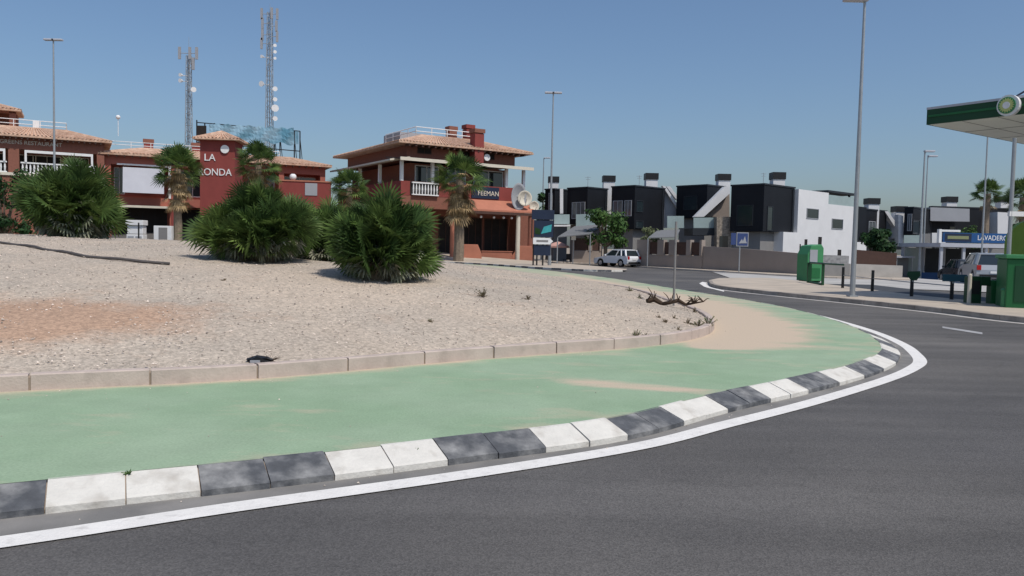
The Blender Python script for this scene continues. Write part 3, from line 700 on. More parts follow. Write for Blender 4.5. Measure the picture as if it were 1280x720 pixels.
def chimney(parent, x, y, z0, z1, w_, body, cap, name='chimney', caph=0.42):
    m = MB().bx(x - w_ / 2, x + w_ / 2, y - w_ / 2, y + w_ / 2, z0, z1 - caph); o = m.build(name, body, parent)
    k = MB().bx(x - w_ * .58, x + w_ * .58, y - w_ * .58, y + w_ * .58, z1 - caph + 0.06, z1).bx(x - w_ * .4, x + w_ * .4, y - w_ * .4, y + w_ * .4, z1 - caph, z1 - caph + 0.07); k.build('cap', cap, o); return o
def window(parent, x0, x1, z0, z1, y=0.0, fm=None, gm=None, fr=0.07, mull=1, out=0.05):
    """window in the plane y: a frame standing proud and a recessed pane"""
    fm = fm or M['white']; gm = gm or M['glass']
    f = MB().bx(x0, x0 + fr, y - out, y + .02, z0, z1).bx(x1 - fr, x1, y - out, y + .02, z0, z1).bx(x0 + fr, x1 - fr, y - out, y + .02, z0, z0 + fr).bx(x0 + fr, x1 - fr, y - out, y + .02, z1 - fr, z1)
    for k in range(mull):
        xm = x0 + (x1 - x0) * (k + 1) / (mull + 1); f.bx(xm - fr * .3, xm + fr * .3, y - out * .8, y + .01, z0 + fr, z1 - fr)
    o = f.build('window', fm, parent); MB().bx(x0 + fr, x1 - fr, y - .012, y + .01, z0 + fr, z1 - fr).build('pane', gm, o); return o
def frame_at(pxL, YL, pxR, YR):
    a = P(pxL, 300, YL); b_ = P(pxR, 300, YR); d = Vector((b_.x - a.x, b_.y - a.y, 0)); return Vector((a.x, a.y, 0)), math.atan2(d.y, d.x), d.length
def zat(px, py, Y): return P(px, py, Y).z

# ---- restaurant building on the far left
o, rz, L = frame_at(-60, 66.6, 131, 72)
base = T(o.x + 8, o.y) - 0.05
rest = thing('restaurant_building', 'red brick restaurant with white balustraded balcony and tiled roof at the far left', 'building', (o.x, o.y, base), rz)
ze = zat(131, 177, 72) - base; lev = zat(60, 218, 70) - base
m = MB().bx(0, L, 0.0, 11, -0.5, lev - 0.25).bx(0, L, 2.2, 11, lev, ze).bx(0, L, 0.0, 2.2, ze - 1.15, ze - 0.1).bx(0, 0.5, 0.0, 2.2, lev, ze - 1.15).bx(L - 0.6, L, 0.0, 2.2, lev, ze - 1.15).bx(L - 7.3, L - 6.5, 0, 0.6, lev, ze - 1.15)
m.build('wall', M['brown'], rest)
MB().bx(-0.05, L + 0.05, -0.12, 11, lev - 0.25, lev).build('balcony_floor', M['cream'], rest)
m = MB(); balustrade(m, (1.0, 0.1, lev), (L - 7.4, 0.1, lev), 0.95); balustrade(m, (L - 6.4, 0.1, lev), (L - 0.7, 0.1, lev), 0.95); m.build('balustrade', M['white'], rest)
for x0, x1 in ((1.0, L - 7.5), (L - 6.1, L - 0.9)):
    m = MB().bx(x0, x1, -0.06, 0.1, ze - 1.42, ze - 1.2).bx(x0, x0 + .16, -0.06, 0.1, lev + .95, ze - 1.42).bx(x1 - .16, x1, -0.06, 0.1, lev + .95, ze - 1.42); m.build('arch_frame', M['white'], rest)
for x0, x1 in ((1.6, 3.6), (4.2, 6.0), (L - 5.6, L - 3.4), (L - 3.0, L - 1.2)): window(rest, x0, x1, lev + 0.1, ze - 1.4, 2.2, M['cream'], M['dark'])
m = hip(MB(), 0, L, 0, 11, ze, ze + 1.05, 3.0, 0.6)
for k in range(26): m.bx(0.3 + k * L / 26.5, 0.42 + k * L / 26.5, -0.55, -0.05, ze - 0.34, ze - 0.17, 1)
m.build('roof', [M['tile'], M['wood']], rest)
m = MB(); railing(m, [(0.2, 3.2, ze + 1.0), (L - 3, 3.2, ze + 1.0), (L - 3, 8, ze + 1.0)], 0.75, 1.8, 0, 0.035); m.bx(L - 5.6, L - 5.1, 3.0, 3.4, ze + 1, ze + 1.75); m.build('roof_railing', M['white'], rest)
tx = (P(14, 150, 70).x - o.x)
m = MB().bx(tx - 1.6, tx - 1.1, 3.6, 4.1, ze + .9, ze + 2.6).bx(tx + 1.0, tx + 1.5, 3.6, 4.1, ze + .9, ze + 2.6).bx(tx - 4, tx + 1.5, 5.5, 7.5, ze + .9, ze + 2.6).bx(tx - 4, tx + 1.5, 3.6, 4.0, ze + 2.3, ze + 2.62); rt = m.build('roof_pavilion', M['brown'], rest)
hip(MB(), tx - 4, tx + 1.5, 3.6, 7.5, ze + 2.62, ze + 3.35, 1.9, 0.4).build('pavilion_roof', M['tile'], rt)
text('lettering', 'GREENS RESTAURANT', 0.46, M['cream'], rest, (along(50, 66.6, o.x, rz) if 0 else L - 5.6, -0.02, ze - 0.6), ext=0.03, sx=1.0)
# globe lamp on the roof edge
b = P(127, 162, 72); g = thing('globe_lamp', 'white globe lamp on a thin pole above the right end of the restaurant roof', 'lamp', (b.x, b.y + 3, ze + base + .9))
MB().cyl((0, 0, 0), (0, 0, zat(127, 147, 75) - ze - base - .9), .03).build('pole', M['white'], g); MB().ball((0, 0, zat(127, 146, 75) - ze - base - .9), .2, 7).build('globe', M['white'], g, True)

# ---- low shop range with white awnings, and its lettered sign tower
o, rz, L = frame_at(131, 72.4, 406, 80.5)
base = 1.85
shop = thing('shop_building', 'long low red shop range with tiled roof and white awning behind the palms', 'building', (o.x, o.y, base), rz)
ze = zat(135, 191, 72.4) - base; lv = ze * 0.47
m = MB().bx(0.02, L, 1.6, 10, -0.6, ze).bx(0.02, L, 0, 1.6, ze - 0.95, ze - 0.05).bx(0.02, L, 0, 1.6, lv - 0.75, lv)
for x in (0.02, 5.4, L - 4.5, L - 0.5): m.bx(x, x + 0.5, 0.02, 1.6, lv, ze - .95).bx(x, x + 0.5, 0.02, 1.6, -.6, lv - .75)
m.build('wall', M['redlit'], shop)
m = hip(MB(), 0.05, L, 0, 10, ze, ze + 0.9, 3.0, 0.55)
for k in range(30): m.bx(0.3 + k * L / 30.5, 0.4 + k * L / 30.5, -0.5, -0.02, ze - .32, ze - .17, 1)
m.build('roof', [M['tile'], M['wood']], shop)
m = MB(); railing(m, [(0.4, 3.2, ze + .85), (L - 4, 3.2, ze + .85)], 0.6, 1.6, 0, .03); m.build('roof_railing', M['white'], shop)
for x0, x1 in ((0.7, 1.6), (6.3, 8.6), (12.5, 15.0), (L - 3.9, L - .7)): window(shop, x0, x1, lv + .3, ze - 1.1, 1.6, M['white'], M['glass'])
for x0, x1 in ((1.0, 5.2), (6.2, 9.4), (13.0, 17.5)): window(shop, x0, x1, -.2, lv - .9, 1.6, M['black'], M['dark'], .06, 3)
MB().prism([(-0.25, ze - 1.2), (-0.29, ze - 1.2), (-1.15, lv + .35), (-1.1, lv + .35)], 1.5, 4.9, 'x').build('awning', M['palewhite'], shop)
MB().bx(1.0, 5.6, -.06, 0, ze - 1.0, ze - .86).bx(5.3, 5.5, -.06, 0.0, lv, ze - 1.0).build('window_surround', M['white'], shop)
MB().bx(0.9, 5.6, -0.5, 0, lv - .95, lv - .75).build('shop_canopy', M['cream'], shop)
chimney(shop, 3.6, 5, ze + .5, ze + 2.0, .85, M['red'], M['brown']); chimney(shop, 7.9, 5.4, ze + .5, ze + 2.0, .75, M['red'], M['brown'])
# annexe with a terrace wall and grey panel on its right end
p = P(349, 250, 74); ax = thing('terrace_annexe', 'bright red terrace wall with a pale grey panel right of the shop range', 'building', (p.x, p.y, 1.5), R(12))
aw = 4.6; az = zat(349, 226, 74) - 1.5
MB().bx(0, aw, 0, 3.5, -.4, az).build('wall', M['red'], ax); MB().bx(-.06, aw + .06, -.06, 3.56, az, az + .12).build('coping', M['terra'], ax)
MB().bx(2.3, 3.4, -.05, -.0, az - 1.25, az - .12).build('panel', M['palegrey'], ax); MB().ball((1.2, .3, az + .42), .32, 6, sc=(1, 1, 1)).build('globe', M['white'], ax, True)
# tower
p = P(250, 250, 69.5); q = P(297, 250, 70.5); tw = q.x - p.x
tower = thing('sign_tower', 'square dark red tower with LA RONDA lettering and a small tiled pyramid roof', 'tower', (p.x, p.y, 1.5), R(6))
zt = zat(273, 176, 70) - 1.5
MB().bx(0, tw, 0, tw, -.5, zt).build('wall', M['red'], tower)
hip(MB(), 0, tw, 0, tw, zt + .12, zt + .95, tw, .5, .12).build('roof', M['tile'], tower)
text('lettering', 'LA', 0.85, M['white'], tower, (tw * .28, -.03, zat(270, 198, 70) - 1.5), ext=.03)
text('lettering', 'RONDA', 0.85, M['white'], tower, (tw * .43, -.03, zat(270, 216, 70) - 1.5), ext=.03, sx=.92)
MB().cyl((tw * .72, -.12, zt - .75), (tw * .72, -.02, zt - .75), .36, .36, 14).build('dish', M['white'], tower)

# ---- rooftop billboard frame with a torn teal banner
def at_loc(px, py, Y): return P(px, py, Y)
bY = 84; b0 = P(250, 196, bY); bb = thing('roof_billboard', 'derelict rooftop billboard frame with faded teal banner behind the red tower', 'billboard', (b0.x, bY, 8.8))
def bl(px, py, dy=0): v = P(px, py, bY + dy); return Vector((v.x - b0.x, dy, v.z - 8.8))
m = MB(); zb = zat(300, 196, bY) - 8.8
for px, top in ((246, 150), (256, 154), (268, 154), (302, 158), (319, 160), (343, 160), (350, 161), (368, 163), (375, 164)):
    a = bl(px, 196); a.z = -0.3; m.cyl(a, bl(px, top), .075, .07, 6)
    m.cyl(a + Vector((0, 1.6, 0)), bl(px, top + 8), .04, .04, 5)
for y in (153, 178): m.cyl(bl(246, y), bl(375, y + 11), .05, .05, 6)
m.build('frame', M['black'], bb)
m = MB(); n = 26; rings = []
for i in range(n + 1):
    px = 262 + (368 - 262) * i / n; t0 = 155 + 6 * i / n + 1.3 * math.sin(i * 1.9); t1 = 172 + 9 * i / n + 1.8 * math.sin(i * 1.3 + 1)
    rings.append([bl(px, t0 + (t1 - t0) * k / 4) + Vector((0, -.16 + .1 * math.sin(i * .9 + k), 0)) for k in range(5)])
m.loft(rings); bn = m.build('banner', M['teal'], bb); sm = bn.modifiers.new('thick', 'SOLIDIFY'); sm.thickness = .02
MB().box(bl(252, 165), (.95, .15, 1.3)).build('side_panel', M['dark'], bb); MB().box(bl(371, 172), (.3, .1, 1.3)).build('side_panel', M['teal'], bb)

# ---- antenna masts
def mast(px0, py0, px1, py1, Y, w0, label, dishes, panels, spike):
    b = P(px0, py0, Y); tp = P(px1, py1, Y); H = tp.z - 1.5
    t = thing('antenna_mast', label, 'antenna mast', (b.x, Y, 1.5), 0, 'antenna masts behind the red buildings')
    m = MB(); n = int(H / 1.3); dx = (tp.x - b.x)
    def w(z): return w0 * (1 - .45 * z / H)
    for k in range(4):
        sx, sy = ((-1, -1), (1, -1), (1, 1), (-1, 1))[k]; m.cyl((sx * w(0) / 2, sy * w(0) / 2, 0), (sx * w(H) / 2, sy * w(H) / 2, H), .055, .045, 5)
    for k in range(n):
        z0 = H * k / n; z1 = H * (k + 1) / n
        for (s0, s1) in (((-1, -1), (1, -1)), ((1, -1), (1, 1)), ((1, 1), (-1, 1)), ((-1, 1), (-1, -1))):
            if k % 2: s0, s1 = s1, s0
            m.cyl((s0[0] * w(z0) / 2, s0[1] * w(z0) / 2, z0), (s1[0] * w(z1) / 2, s1[1] * w(z1) / 2, z1), .03, .03, 4)
            m.cyl((s0[0] * w(z1) / 2, s0[1] * w(z1) / 2, z1), (s1[0] * w(z1) / 2, s1[1] * w(z1) / 2, z1), .03, .03, 4)
    m.cyl((0, 0, H), (0, 0, H + spike), .03, .015, 5); m.cyl((0, 0, 0), (0, 0, H), .07, .07, 6); m.build('lattice', M['steel'], t)
    for py, side, rr in dishes:
        z = P(px1, py, Y).z - 1.5; c = Vector((side * (w(z) / 2 + .45), -.3, z)); d = MB(); d.cyl((0, 0, z), c + Vector((0, .1, 0)), .04, .04, 5)
        d.cyl(c, c + Vector((side * .1, -.3, 0)), rr * .4, rr * .62, 12); d.build('dish', M['white'], t)
    for py, side in panels:
        z = P(px1, py, Y).z - 1.5; d = MB().cyl((0, -.1, z), (side * 1.0, -.2, z), .04, .04, 5).bx(side * 1.0 - .14, side * 1.0 + .14, -.32, -.1, z - .7, z + .7); d.build('panel_antenna', M['palegrey'], t)
    return t
m1 = mast(336, 290, 338, 16, 105, 1.0, 'tall lattice antenna mast hung with many white dishes', [(58, 1, .35), (66, 1, .35), (74, 1, .3), (106, -1, .6), (112, 1, .5), (125, 1, .45), (136, 1, .75), (149, 1, .5), (72, -1, .35)],
          [(18, -1), (18, 1), (17, .3), (30, -.9), (33, .9), (44, -.9), (46, 1), (55, -1)], 1.2)
m2 = mast(236, 290, 237, 70, 95, .8, 'shorter lattice antenna mast above the low red chimneys', [(95, -1, .35), (113, 1, .5), (102, -1, .4)], [(67, -1), (67, 1), (67, .2), (80, .6)], 2.2)

# ---- corner bar building in the middle
cY = 70.0; cc = P(500, 300, cY); th = R(32); base = 0.3
def along(px, Y0, x0, th_):
    r = ray(px, 300); t = r.x / r.y
    return (t * Y0 - x0) / (math.cos(th_) - t * math.sin(th_))
bar = thing('corner_building', 'three storey red corner building with bar terrace, tiled roof and red chimneys', 'building', (cc.x, cY, base), th)
BL, BD = along(655, cY, cc.x, th), 15.8
def fx(px): return along(px, cY, cc.x, th)
zg, zp0, zp1, zb0, zb1, ze = 4.4, 5.5, 6.75, 8.5, 8.78, 10.15
m = MB().bx(1.5, BL - 1.4, 1.5, BD, zp0, zb0).bx(1.0, BL - .6, 1.0, BD, zb1, ze).bx(2.2, BL, 2.6, BD, -.5, zg)
m.bx(0, 2.2, 2.6, BD, -.5, zg).bx(0, 0.6, 0, 0.6, -.5, zg).bx(-.0, BL, 0, BD, zg + .02, zp0 - .02)
m.bx(BL + .01, BL + 1.9, 1.2, 7, -.5, zg)
m.build('wall', M['brown'], bar)
MB().bx(.02, BL, 0, .25, zp0, zp1).bx(0, .25, .27, BD, zp0, zp1).bx(BL - .25, BL, .27, 6, zp0, zp1).build('parapet', M['red'], bar)
m = MB(); x0, x1 = fx(513), fx(546); m.bx(x0 - .1, x1 + .1, -.06, -.02, zp0 + .1, zp1 - .02); m.build('parapet_panel', M['dark'], bar)
m = MB(); balustrade(m, (x0, -.16, zp0 + .05), (x1, -.16, zp0 + .05), 1.15); m.build('balustrade', M['white'], bar)
x0, x1 = fx(588), fx(622); MB().bx(x0, x1, -.10, -.02, zp0 + .08, zp1 - .1).build('sign_board', M['navy'], bar); text('lettering', 'FEEMAN', .62, M['cream'], bar, ((x0 + x1) / 2 + .3, -.12, zp0 + .55), ext=.015)
for i, px in enumerate((0, 1)):
    pass
for xx, yy in ((.12, .12), (fx(540), .12), (fx(632), .12), (BL - .14, .12), (BL - .14, 4.0), (.12, 5), (.12, 10), (.12, BD - .2)): MB().bx(xx - .13, xx + .13, yy - .13, yy + .13, zp1, zb0).build('column', M['white'], bar)
MB().prism([(-.9, zb0 + .02), (-.9, zb0 + .14), (2.2, zb1 + .2), (2.2, zb1 + .04)], -.5, BL + .3, 'x').build('terrace_roof', M['wood'], bar)
MB().bx(-.5, BL + .3, -1.0, -.9, zb0 - .08, zb0 + .2).build('fascia', M['cream'], bar)
MB().prism([(-.9, zb0 - .05), (-.9, zb0 + .1), (.99, zb1 + .15), (.99, zb1)], .3, BD, 'y').build('terrace_roof', M['cream'], bar)
for x0, x1 in ((2.0, 4.4), (5.0, 7.2), (8.0, BL - 1.6)): window(bar, x0, x1, zp0 + .3, zb0 - .15, 1.5, M['white'], M['glass'], .09)
for x0, x1 in ((2.0, 3.4), (6.2, 7.4), (9.0, 10.0)): window(bar, x0, x1, zb1 + .55, ze - .25, 1.0, M['wood'], M['dark'], .07)
mm = hip(MB(), .4, BL - .1, .4, BD, ze, ze + 1.25, 3.4, .75)
for k in range(20): mm.bx(.6 + k * BL / 20.5, .74 + k * BL / 20.5, -.28, .6, ze - .36, ze - .17, 1)
mm.build('roof', [M['tile'], M['wood']], bar)
m = MB(); railing(m, [(3.2, 11, ze + 1.2), (3.2, 3.9, ze + 1.2), (BL - 3.2, 3.9, ze + 1.2), (BL - 3.2, 10, ze + 1.2)], .8, 1.5, 0, .04); m.build('roof_railing', M['white'], bar)
MB().bx(3.4, 6.2, 8, 12, ze + 1.2, ze + 2.0).build('roof_terrace_wall', M['palegrey'], bar)
def fxy(px, y): return along(px, cY + y * math.cos(th), cc.x - y * math.sin(th), th)
chimney(bar, fxy(562, 4.6), 4.6, ze + .8, ze + 2.45, .8, M['brown'], M['brown']); chimney(bar, fxy(583, 4.4), 4.4, ze + .6, ze + 2.75, .85, M['red'], M['red'])
chimney(bar, fxy(594, .25), .25, zb1 + .05, ze + 1.75, .95, M['red'], M['brown']); MB().cyl((fx(607), -.0, ze - .75), (fx(607), .2, ze - .75), .32, .28, 12).cyl((fx(607), .2, ze - .75), (fx(607), 1.0, ze - .75), .04).build('dish', M['white'], bar)
hx = fx(560)
MB().prism([(-1.7, zg - .05), (-1.7, zg + .1), (-.02, zp0 - .02), (-.02, zp0 - .2)], hx, BL + .2, 'x').build('tile_canopy', M['terra'], bar)
MB().bx(hx, BL + .2, -1.72, -1.6, zg - .3, zg - .06).build('canopy_beam', M['wood'], bar)
for px, mm_ in ((556, M['terra']), (637, M['cream']), (652, M['brown'])): MB().cyl((fx(px), -1.45, -.6), (fx(px), -1.45, zg - .3), .22, .2, 10).build('column', mm_, bar)
for x0, x1 in ((hx + .3, hx + 2.6), (hx + 2.8, hx + 5), (hx + 5.2, BL - .3)): window(bar, x0, x1, .1, zg - .5, 2.6, M['wood'], M['dark'], .1, 2)
for px in (592, 608, 620, 630): MB().ball((fx(px), -1.3, zg - .55), .12, 6).build('hanging_lamp', M['white'], bar, True)
# three satellite dishes on its right end
for px, py, r_, lab in ((647, 246, .95, 'large grey oval satellite dish on the corner building, leftmost of the three'), (655, 248, .72, 'round cream satellite dish in the middle of the three by the corner building'), (667, 258, .5, 'small satellite dish lowest of the three on the corner building')):
    v = P(px, py, 75 if r_ > .6 else 76); d = thing('satellite_dish', lab, 'satellite dish', v, R(20), 'satellite dishes on the corner building')
    rings = []
    for k in range(6):
        f = k / 5; rings.append([Vector((r_ * f * math.cos(a * .349) * (.8 if r_ > .9 else 1), -.22 * f * f * r_ * 1.6, r_ * f * math.sin(a * .349) * (1.35 if r_ > .9 else 1))) for a in range(18)])
    MB().loft(rings, True).build('bowl', M['palegrey'] if r_ > .9 else M['cream'], d, True).modifiers.new('t', 'SOLIDIFY').thickness = .03
    MB().tube([(0, .05, 0), (0, .5, -.1), (0, .8, -r_ * 1.8)], .05, 6).build('bracket', M['steel'], d); MB().tube([(0, -.3, -r_), (0, -.75, -.1)], .025, 5).build('feed_arm', M['steel'], d)

# terracotta planter walls and the low barrier in front of the bar
def onpx(px, py): return G(px, py)
def planter(px0, px1, pyb, pyt, lab):
    a = G(px0, pyb); b_ = P(px1, pyb, a.y); h = (pyb - pyt) * a.y / F; L_ = b_.x - a.x
    t = thing('planter_wall', lab, 'planter', (a.x, a.y, a.z), R(4), 'terracotta planter walls by the corner bar')
    MB().prism([(0, -.1), (L_, -.1), (L_, .35 * h), (L_ * .86, h), (L_ * .3, h), (.0, .3 * h)], 0, 1.0, 'y').build('wall', M['terra'], t, bevel=.03); return t
planter(566, 602, 323, 305, 'stepped terracotta planter wall behind the base of the brown skirted palm')
planter(640, 668, 325, 307, 'terracotta planter wall with sloped end beside the dark traffic panel')
v = P(-30, 290, 57); t = thing('planter_wall', 'low terracotta wall at the far left foot of the restaurant shrubs', 'planter', (v.x, 57, T(v.x, 57)), R(3))
zt_ = zat(10, 273, 57) - T(v.x, 57); MB().prism([(0, -.3), (4.2, -.3), (3.6, zt_), (0, zt_ - .1)], 0, .6, 'y').build('wall', M['terra'], t, bevel=.03)
a = G(602, 322); b_ = P(640, 322, a.y); t = tag(MB().box((0, 0, .3), (b_.x - a.x, .35, .75)).box((0, 0, .7), (b_.x - a.x + .1, .45, .08)).build('low_wall', M['terra'], None, bevel=.02), 'low terracotta wall joining the two planters before the bar', 'wall'); t.location = ((a.x + b_.x) / 2, a.y + .3, a.z - .1)
a = G(603, 319); t = thing('barrier', 'pale low barrier with dark slot standing outside the bar', 'barrier', (a.x, a.y - .15, a.z + .05))
MB().bx(0, 2.2, -.1, .1, .1, .75).bx(.1, .3, -.2, .2, -.1, .1).bx(1.9, 2.1, -.2, .2, -.1, .1).build('board', M['palegrey'], t); MB().bx(.3, 1.9, -.13, -.105, .45, .68).build('slot', M['dark'], t)

# small things before the shop range
def fr(px, py, Y): return P(px, py, Y)
def stand(px, Y, z=None): v = P(px, 300, Y); return Vector((v.x, Y, T(v.x, Y) if z is None else z))
b = stand(158, 70); t = thing('display_cabinet', 'white stacked display cabinet outside the red shops left of the fan palm', 'cabinet', b)
MB().bx(0, 1.45, 0, .8, 0, .95).bx(.05, 1.4, .05, .8, 1.0, 1.75).bx(-.05, 1.5, -.1, .85, 1.75, 2.2).build('body', M['white'], t, bevel=.03); MB().bx(.12, .65, -.03, .0, .2, .8).bx(.8, 1.33, -.03, .0, .2, .8).build('pane', M['palegrey'], t)
b = stand(174, 68); t = thing('notice_board', 'small cream notice board on a post beside the display cabinet', 'notice board', b)
MB().bx(0, .8, 0, .08, .1, 1.05).build('board', M['cream'], t); MB().bx(-.1, -.02, -.02, .1, -.2, 2.4).build('post', M['black'], t)
b = stand(192, 70); t = thing('ice_freezer', 'white chest freezer with grey striped front between the shop door and palm', 'freezer', b)
MB().bx(0, 1.55, 0, .8, 0.1, 1.75).build('body', M['white'], t, bevel=.03); MB().bx(.45, 1.2, -.03, -.002, .3, 1.6).build('grille', M['greywall'], t)
b = stand(182, 66); t = thing('low_wall', 'low terracotta and grey wall along the gravel before the red shops', 'wall', (b.x, 66, b.z - .1), R(6))
MB().bx(0, 4.2, 0, .3, -.3, .5).build('wall', M['concrete'], t); MB().bx(-.05, 4.25, -.05, .35, .5, .58).build('coping', M['black'], t)
b = stand(238, 66); t = thing('planter_wall', 'sloping terracotta planter wall at the foot of the lettered tower', 'planter', b, R(4), 'terracotta planter walls by the corner bar')
t['group'] = 'planter walls by the lettered tower'
MB().prism([(-1.2, -.4), (3, -.4), (3, 1.5), (1.6, 1.4), (.3, .55), (-1.2, .45)], 0, .6, 'y').build('wall', M['terra'], t, bevel=.03)

# ------------------------------------------------------------------ dark cube houses
def swap(mb):
    mb.v = [(y, x, z) for x, y, z in mb.v]; return mb
def win(parent, face, a0, a1, z0, z1, fm=None, gm=None, fr_=.06, mull=1, plane=0.0):
    f = MB(); out = .05; y = plane
    f.bx(a0, a0 + fr_, y - out, y + .02, z0, z1).bx(a1 - fr_, a1, y - out, y + .02, z0, z1).bx(a0 + fr_, a1 - fr_, y - out, y + .02, z0, z0 + fr_).bx(a0 + fr_, a1 - fr_, y - out, y + .02, z1 - fr_, z1)
    for k in range(mull): xm = a0 + (a1 - a0) * (k + 1) / (mull + 1); f.bx(xm - .03, xm + .03, y - out * .8, y + .01, z0 + fr_, z1 - fr_)
    p = MB().bx(a0 + fr_, a1 - fr_, y - .012, y + .01, z0 + fr_, z1 - fr_)
    if face == 'v': swap(f); swap(p)
    o = f.build('window', fm or M['black'], parent); p.build('pane', gm or M['glass'], o); return o
def ext(px, Y, x, th_, sgn):
    r = ray(px, 300); t = r.x / r.y
    if sgn > 0: return (t * Y - x) / (math.cos(th_) - t * math.sin(th_))
    return (x - t * Y) / (math.sin(th_) + t * math.cos(th_))
TH = R(42)
def house(label, l, c, r, Y, top, bot, uplit=None, wins=(), chim=(), gf='greywall', cat='house', th_=TH, wallm='charcoal'):
    p = P(c, 300, Y); bz = T(p.x, Y + 3) - .05
    h = thing('house', label, cat, (p.x, Y, bz), th_, 'modern cube houses along the far street')
    U = ext(r, Y, p.x, th_, 1); V = ext(l, Y, p.x, th_, -1); zt = zat(c, top, Y) - bz; zb = zat(c, bot, Y) - bz
    MB().bx(0, U, 0, V, zb, zt).bx(.12, U - .12, .12, V - .12, zt - .06, zt + .02).build('upper_storey', [M[wallm]], h)
    MB().bx(.5, U, .5, V, -.5, zb - .02).build('ground_storey', M[gf], h)
    MB().bx(-.06, U + .06, -.06, V + .06, zt - .02 + .03, zt + .14).build('roof', M['charcoal2'], h)
    for (face, f0, f1, z0, z1, mull) in wins:
        A = U if face == 'u' else V
        win(h, face, A * f0, A * f1, zb + (zt - zb) * z0, zb + (zt - zb) * z1, M['palegrey'] if mull else M['charcoal2'], M['bluepane'] if mull else M['glass'], .06, mull)
    for (px, pyt, dY, w_) in chim:
        d = P(px, pyt, Y + dY); k = Matrix.Rotation(-th_, 3, 'Z') @ (Vector((d.x, d.y, 0)) - Vector((p.x, Y, 0)))
        ctop = d.z - bz
        m_ = MB().box((k.x, k.y, (zt - 3 + ctop - .5) / 2), (w_, w_, ctop - .5 - zt + 3), -th_); o_ = m_.build('chimney', M['render'], h)
        MB().box((k.x, k.y, ctop - .22), (w_ * 1.12, w_ * 1.12, .6), -th_).build('cap', M['black'], o_)
    h['_z'] = 0; del h['_z']
    return h, p, bz, U, V, zb, zt, th_
def local(H, w_):
    h, p, bz, *_, th_ = H; q = Matrix.Rotation(-th_, 3, 'Z') @ (Vector((w_.x, w_.y, 0)) - Vector((p.x, p.y, 0))); return Vector((q.x, q.y, w_.z - bz))
def slab_px(H, poly, Y, th_, name, m_):
    """upright slab facing the street: an outline in photo pixels at depth Y, given its own thickness"""
    f = [local(H, P(a, b, Y)) for a, b in poly]; bk = [local(H, P(a, b, Y) + Vector((0, th_, 0))) for a, b in poly]; n = len(f)
    mb_ = MB(); mb_.add(f + bk, [tuple(range(n)), tuple(range(2 * n - 1, n - 1, -1))] + [(i, n + i, n + (i + 1) % n, (i + 1) % n) for i in range(n)])
    return mb_.build(name, m_, H[0])
h1 = house('narrow dark house end with a white vertical panel, leftmost of the far row', 680, 692, 713, 80, 237, 276, chim=((692, 222, 2.5, 1.0),), wins=(('v', .2, .6, .3, .9, 1),))
slab_px(h1, [(700, 236), (704, 236), (704, 267), (700, 267)], 78, .5, 'wall_panel', M['render']); slab_px(h1, [(690, 281), (713, 281), (713, 283), (690, 283)], 76.5, 1.5, 'porch_roof', M['white'])
slab_px(h1, [(690, 268), (712, 268), (712, 280), (690, 280)], 77.5, .1, 'balcony_glass', M['bglass'])
h2 = house('dark cube house with glass balcony above the grey awning, second of the far row', 708, 733, 758, 77, 235, 280, chim=((761, 221, 3, 1.1),), wins=(('v', .1, .75, .15, .62, 2), ('u', .5, .8, .2, .5, 0)))
slab_px(h2, [(720, 268), (744, 267), (744, 283), (720, 284)], 74.5, .12, 'balcony_glass', M['bglass']); slab_px(h2, [(717, 284), (746, 283), (746, 286), (717, 287)], 74.2, 2.5, 'balcony_floor', M['greywall'])
h3 = house('wide dark cube house with tall pale windows above the white hatchback', 763, 792, 829, 74, 233, 286, chim=((814, 218, 3, 1.1),), wins=(('v', .12, .42, .3, .68, 1), ('v', .5, .92, .3, .68, 1), ('u', .05, .28, .4, .68, 0), ('u', .04, .3, .02, .2, 0)))
slab_px(h3, [(829, 236), (846, 262), (846, 285), (829, 285)], 77.5, .35, 'stair_wall', M['palegrey']); slab_px(h3, [(828, 232), (832, 233), (846, 254), (846, 260)], 77.0, .8, 'stair_parapet', M['render']); slab_px(h3, [(833, 233), (838, 233), (846, 244), (846, 250)], 79.0, .8, 'stair_parapet', M['render'])
h4 = house('dark cube house beside the long white diagonal stair wall and stone pillar', 844, 882, 908, 74, 232, 272, chim=((904, 219, 2.5, 1.1),), wins=(('v', .3, .75, .25, .7, 0),), gf='greywall')
slab_px(h4, [(872, 270), (909, 236), (912, 236), (912, 272)], 71.6, .35, 'stair_wall', M['taupe']); slab_px(h4, [(868, 271), (906, 233), (912, 233), (912, 242), (880, 271)], 71.0, .9, 'stair_parapet', M['render'])
slab_px(h4, [(867, 272), (895, 272), (895, 285), (867, 285)], 69.8, .1, 'balcony_glass', M['bglass']); slab_px(h4, [(866, 285), (896, 285), (896, 294), (866, 294)], 69.6, 3.5, 'balcony_floor', M['charcoal2'])
slab_px(h4, [(834, 270), (855, 270), (855, 285), (834, 285)], 72, .1, 'balcony_glass', M['bglass'])
slab_px(h4, [(896, 271), (917, 271), (917, 318), (896, 318)], 68.8, 1.0, 'stone_pillar', M['stone']); slab_px(h4, [(900, 295), (910, 295), (910, 309), (900, 309)], 68.74, .1, 'window', M['glass'])
h5 = house('large black cube house joined to the bright white wing with square windows', 912, 953, 991, 66, 231, 289, chim=((972, 217, 3.2, 1.0),), wins=(('v', .3, .8, .12, .58, 0), ('u', .12, .3, .02, .55, 0)), gf='greywall')
h, p5, bz5, U5, V5, zb5, zt5, _ = h5
def u5(px): return ext(px, 66, p5.x, TH, 1)
W0, W1, W2 = U5 + .0, u5(1029), u5(1062)
MB().bx(W0 + .05, W1, -.35, 6, -.5, zt5 - .05).bx(W1 + .001, W2, -.35, 6, -.5, zt5 - 1.05).build('white_wing', M['render'], h)
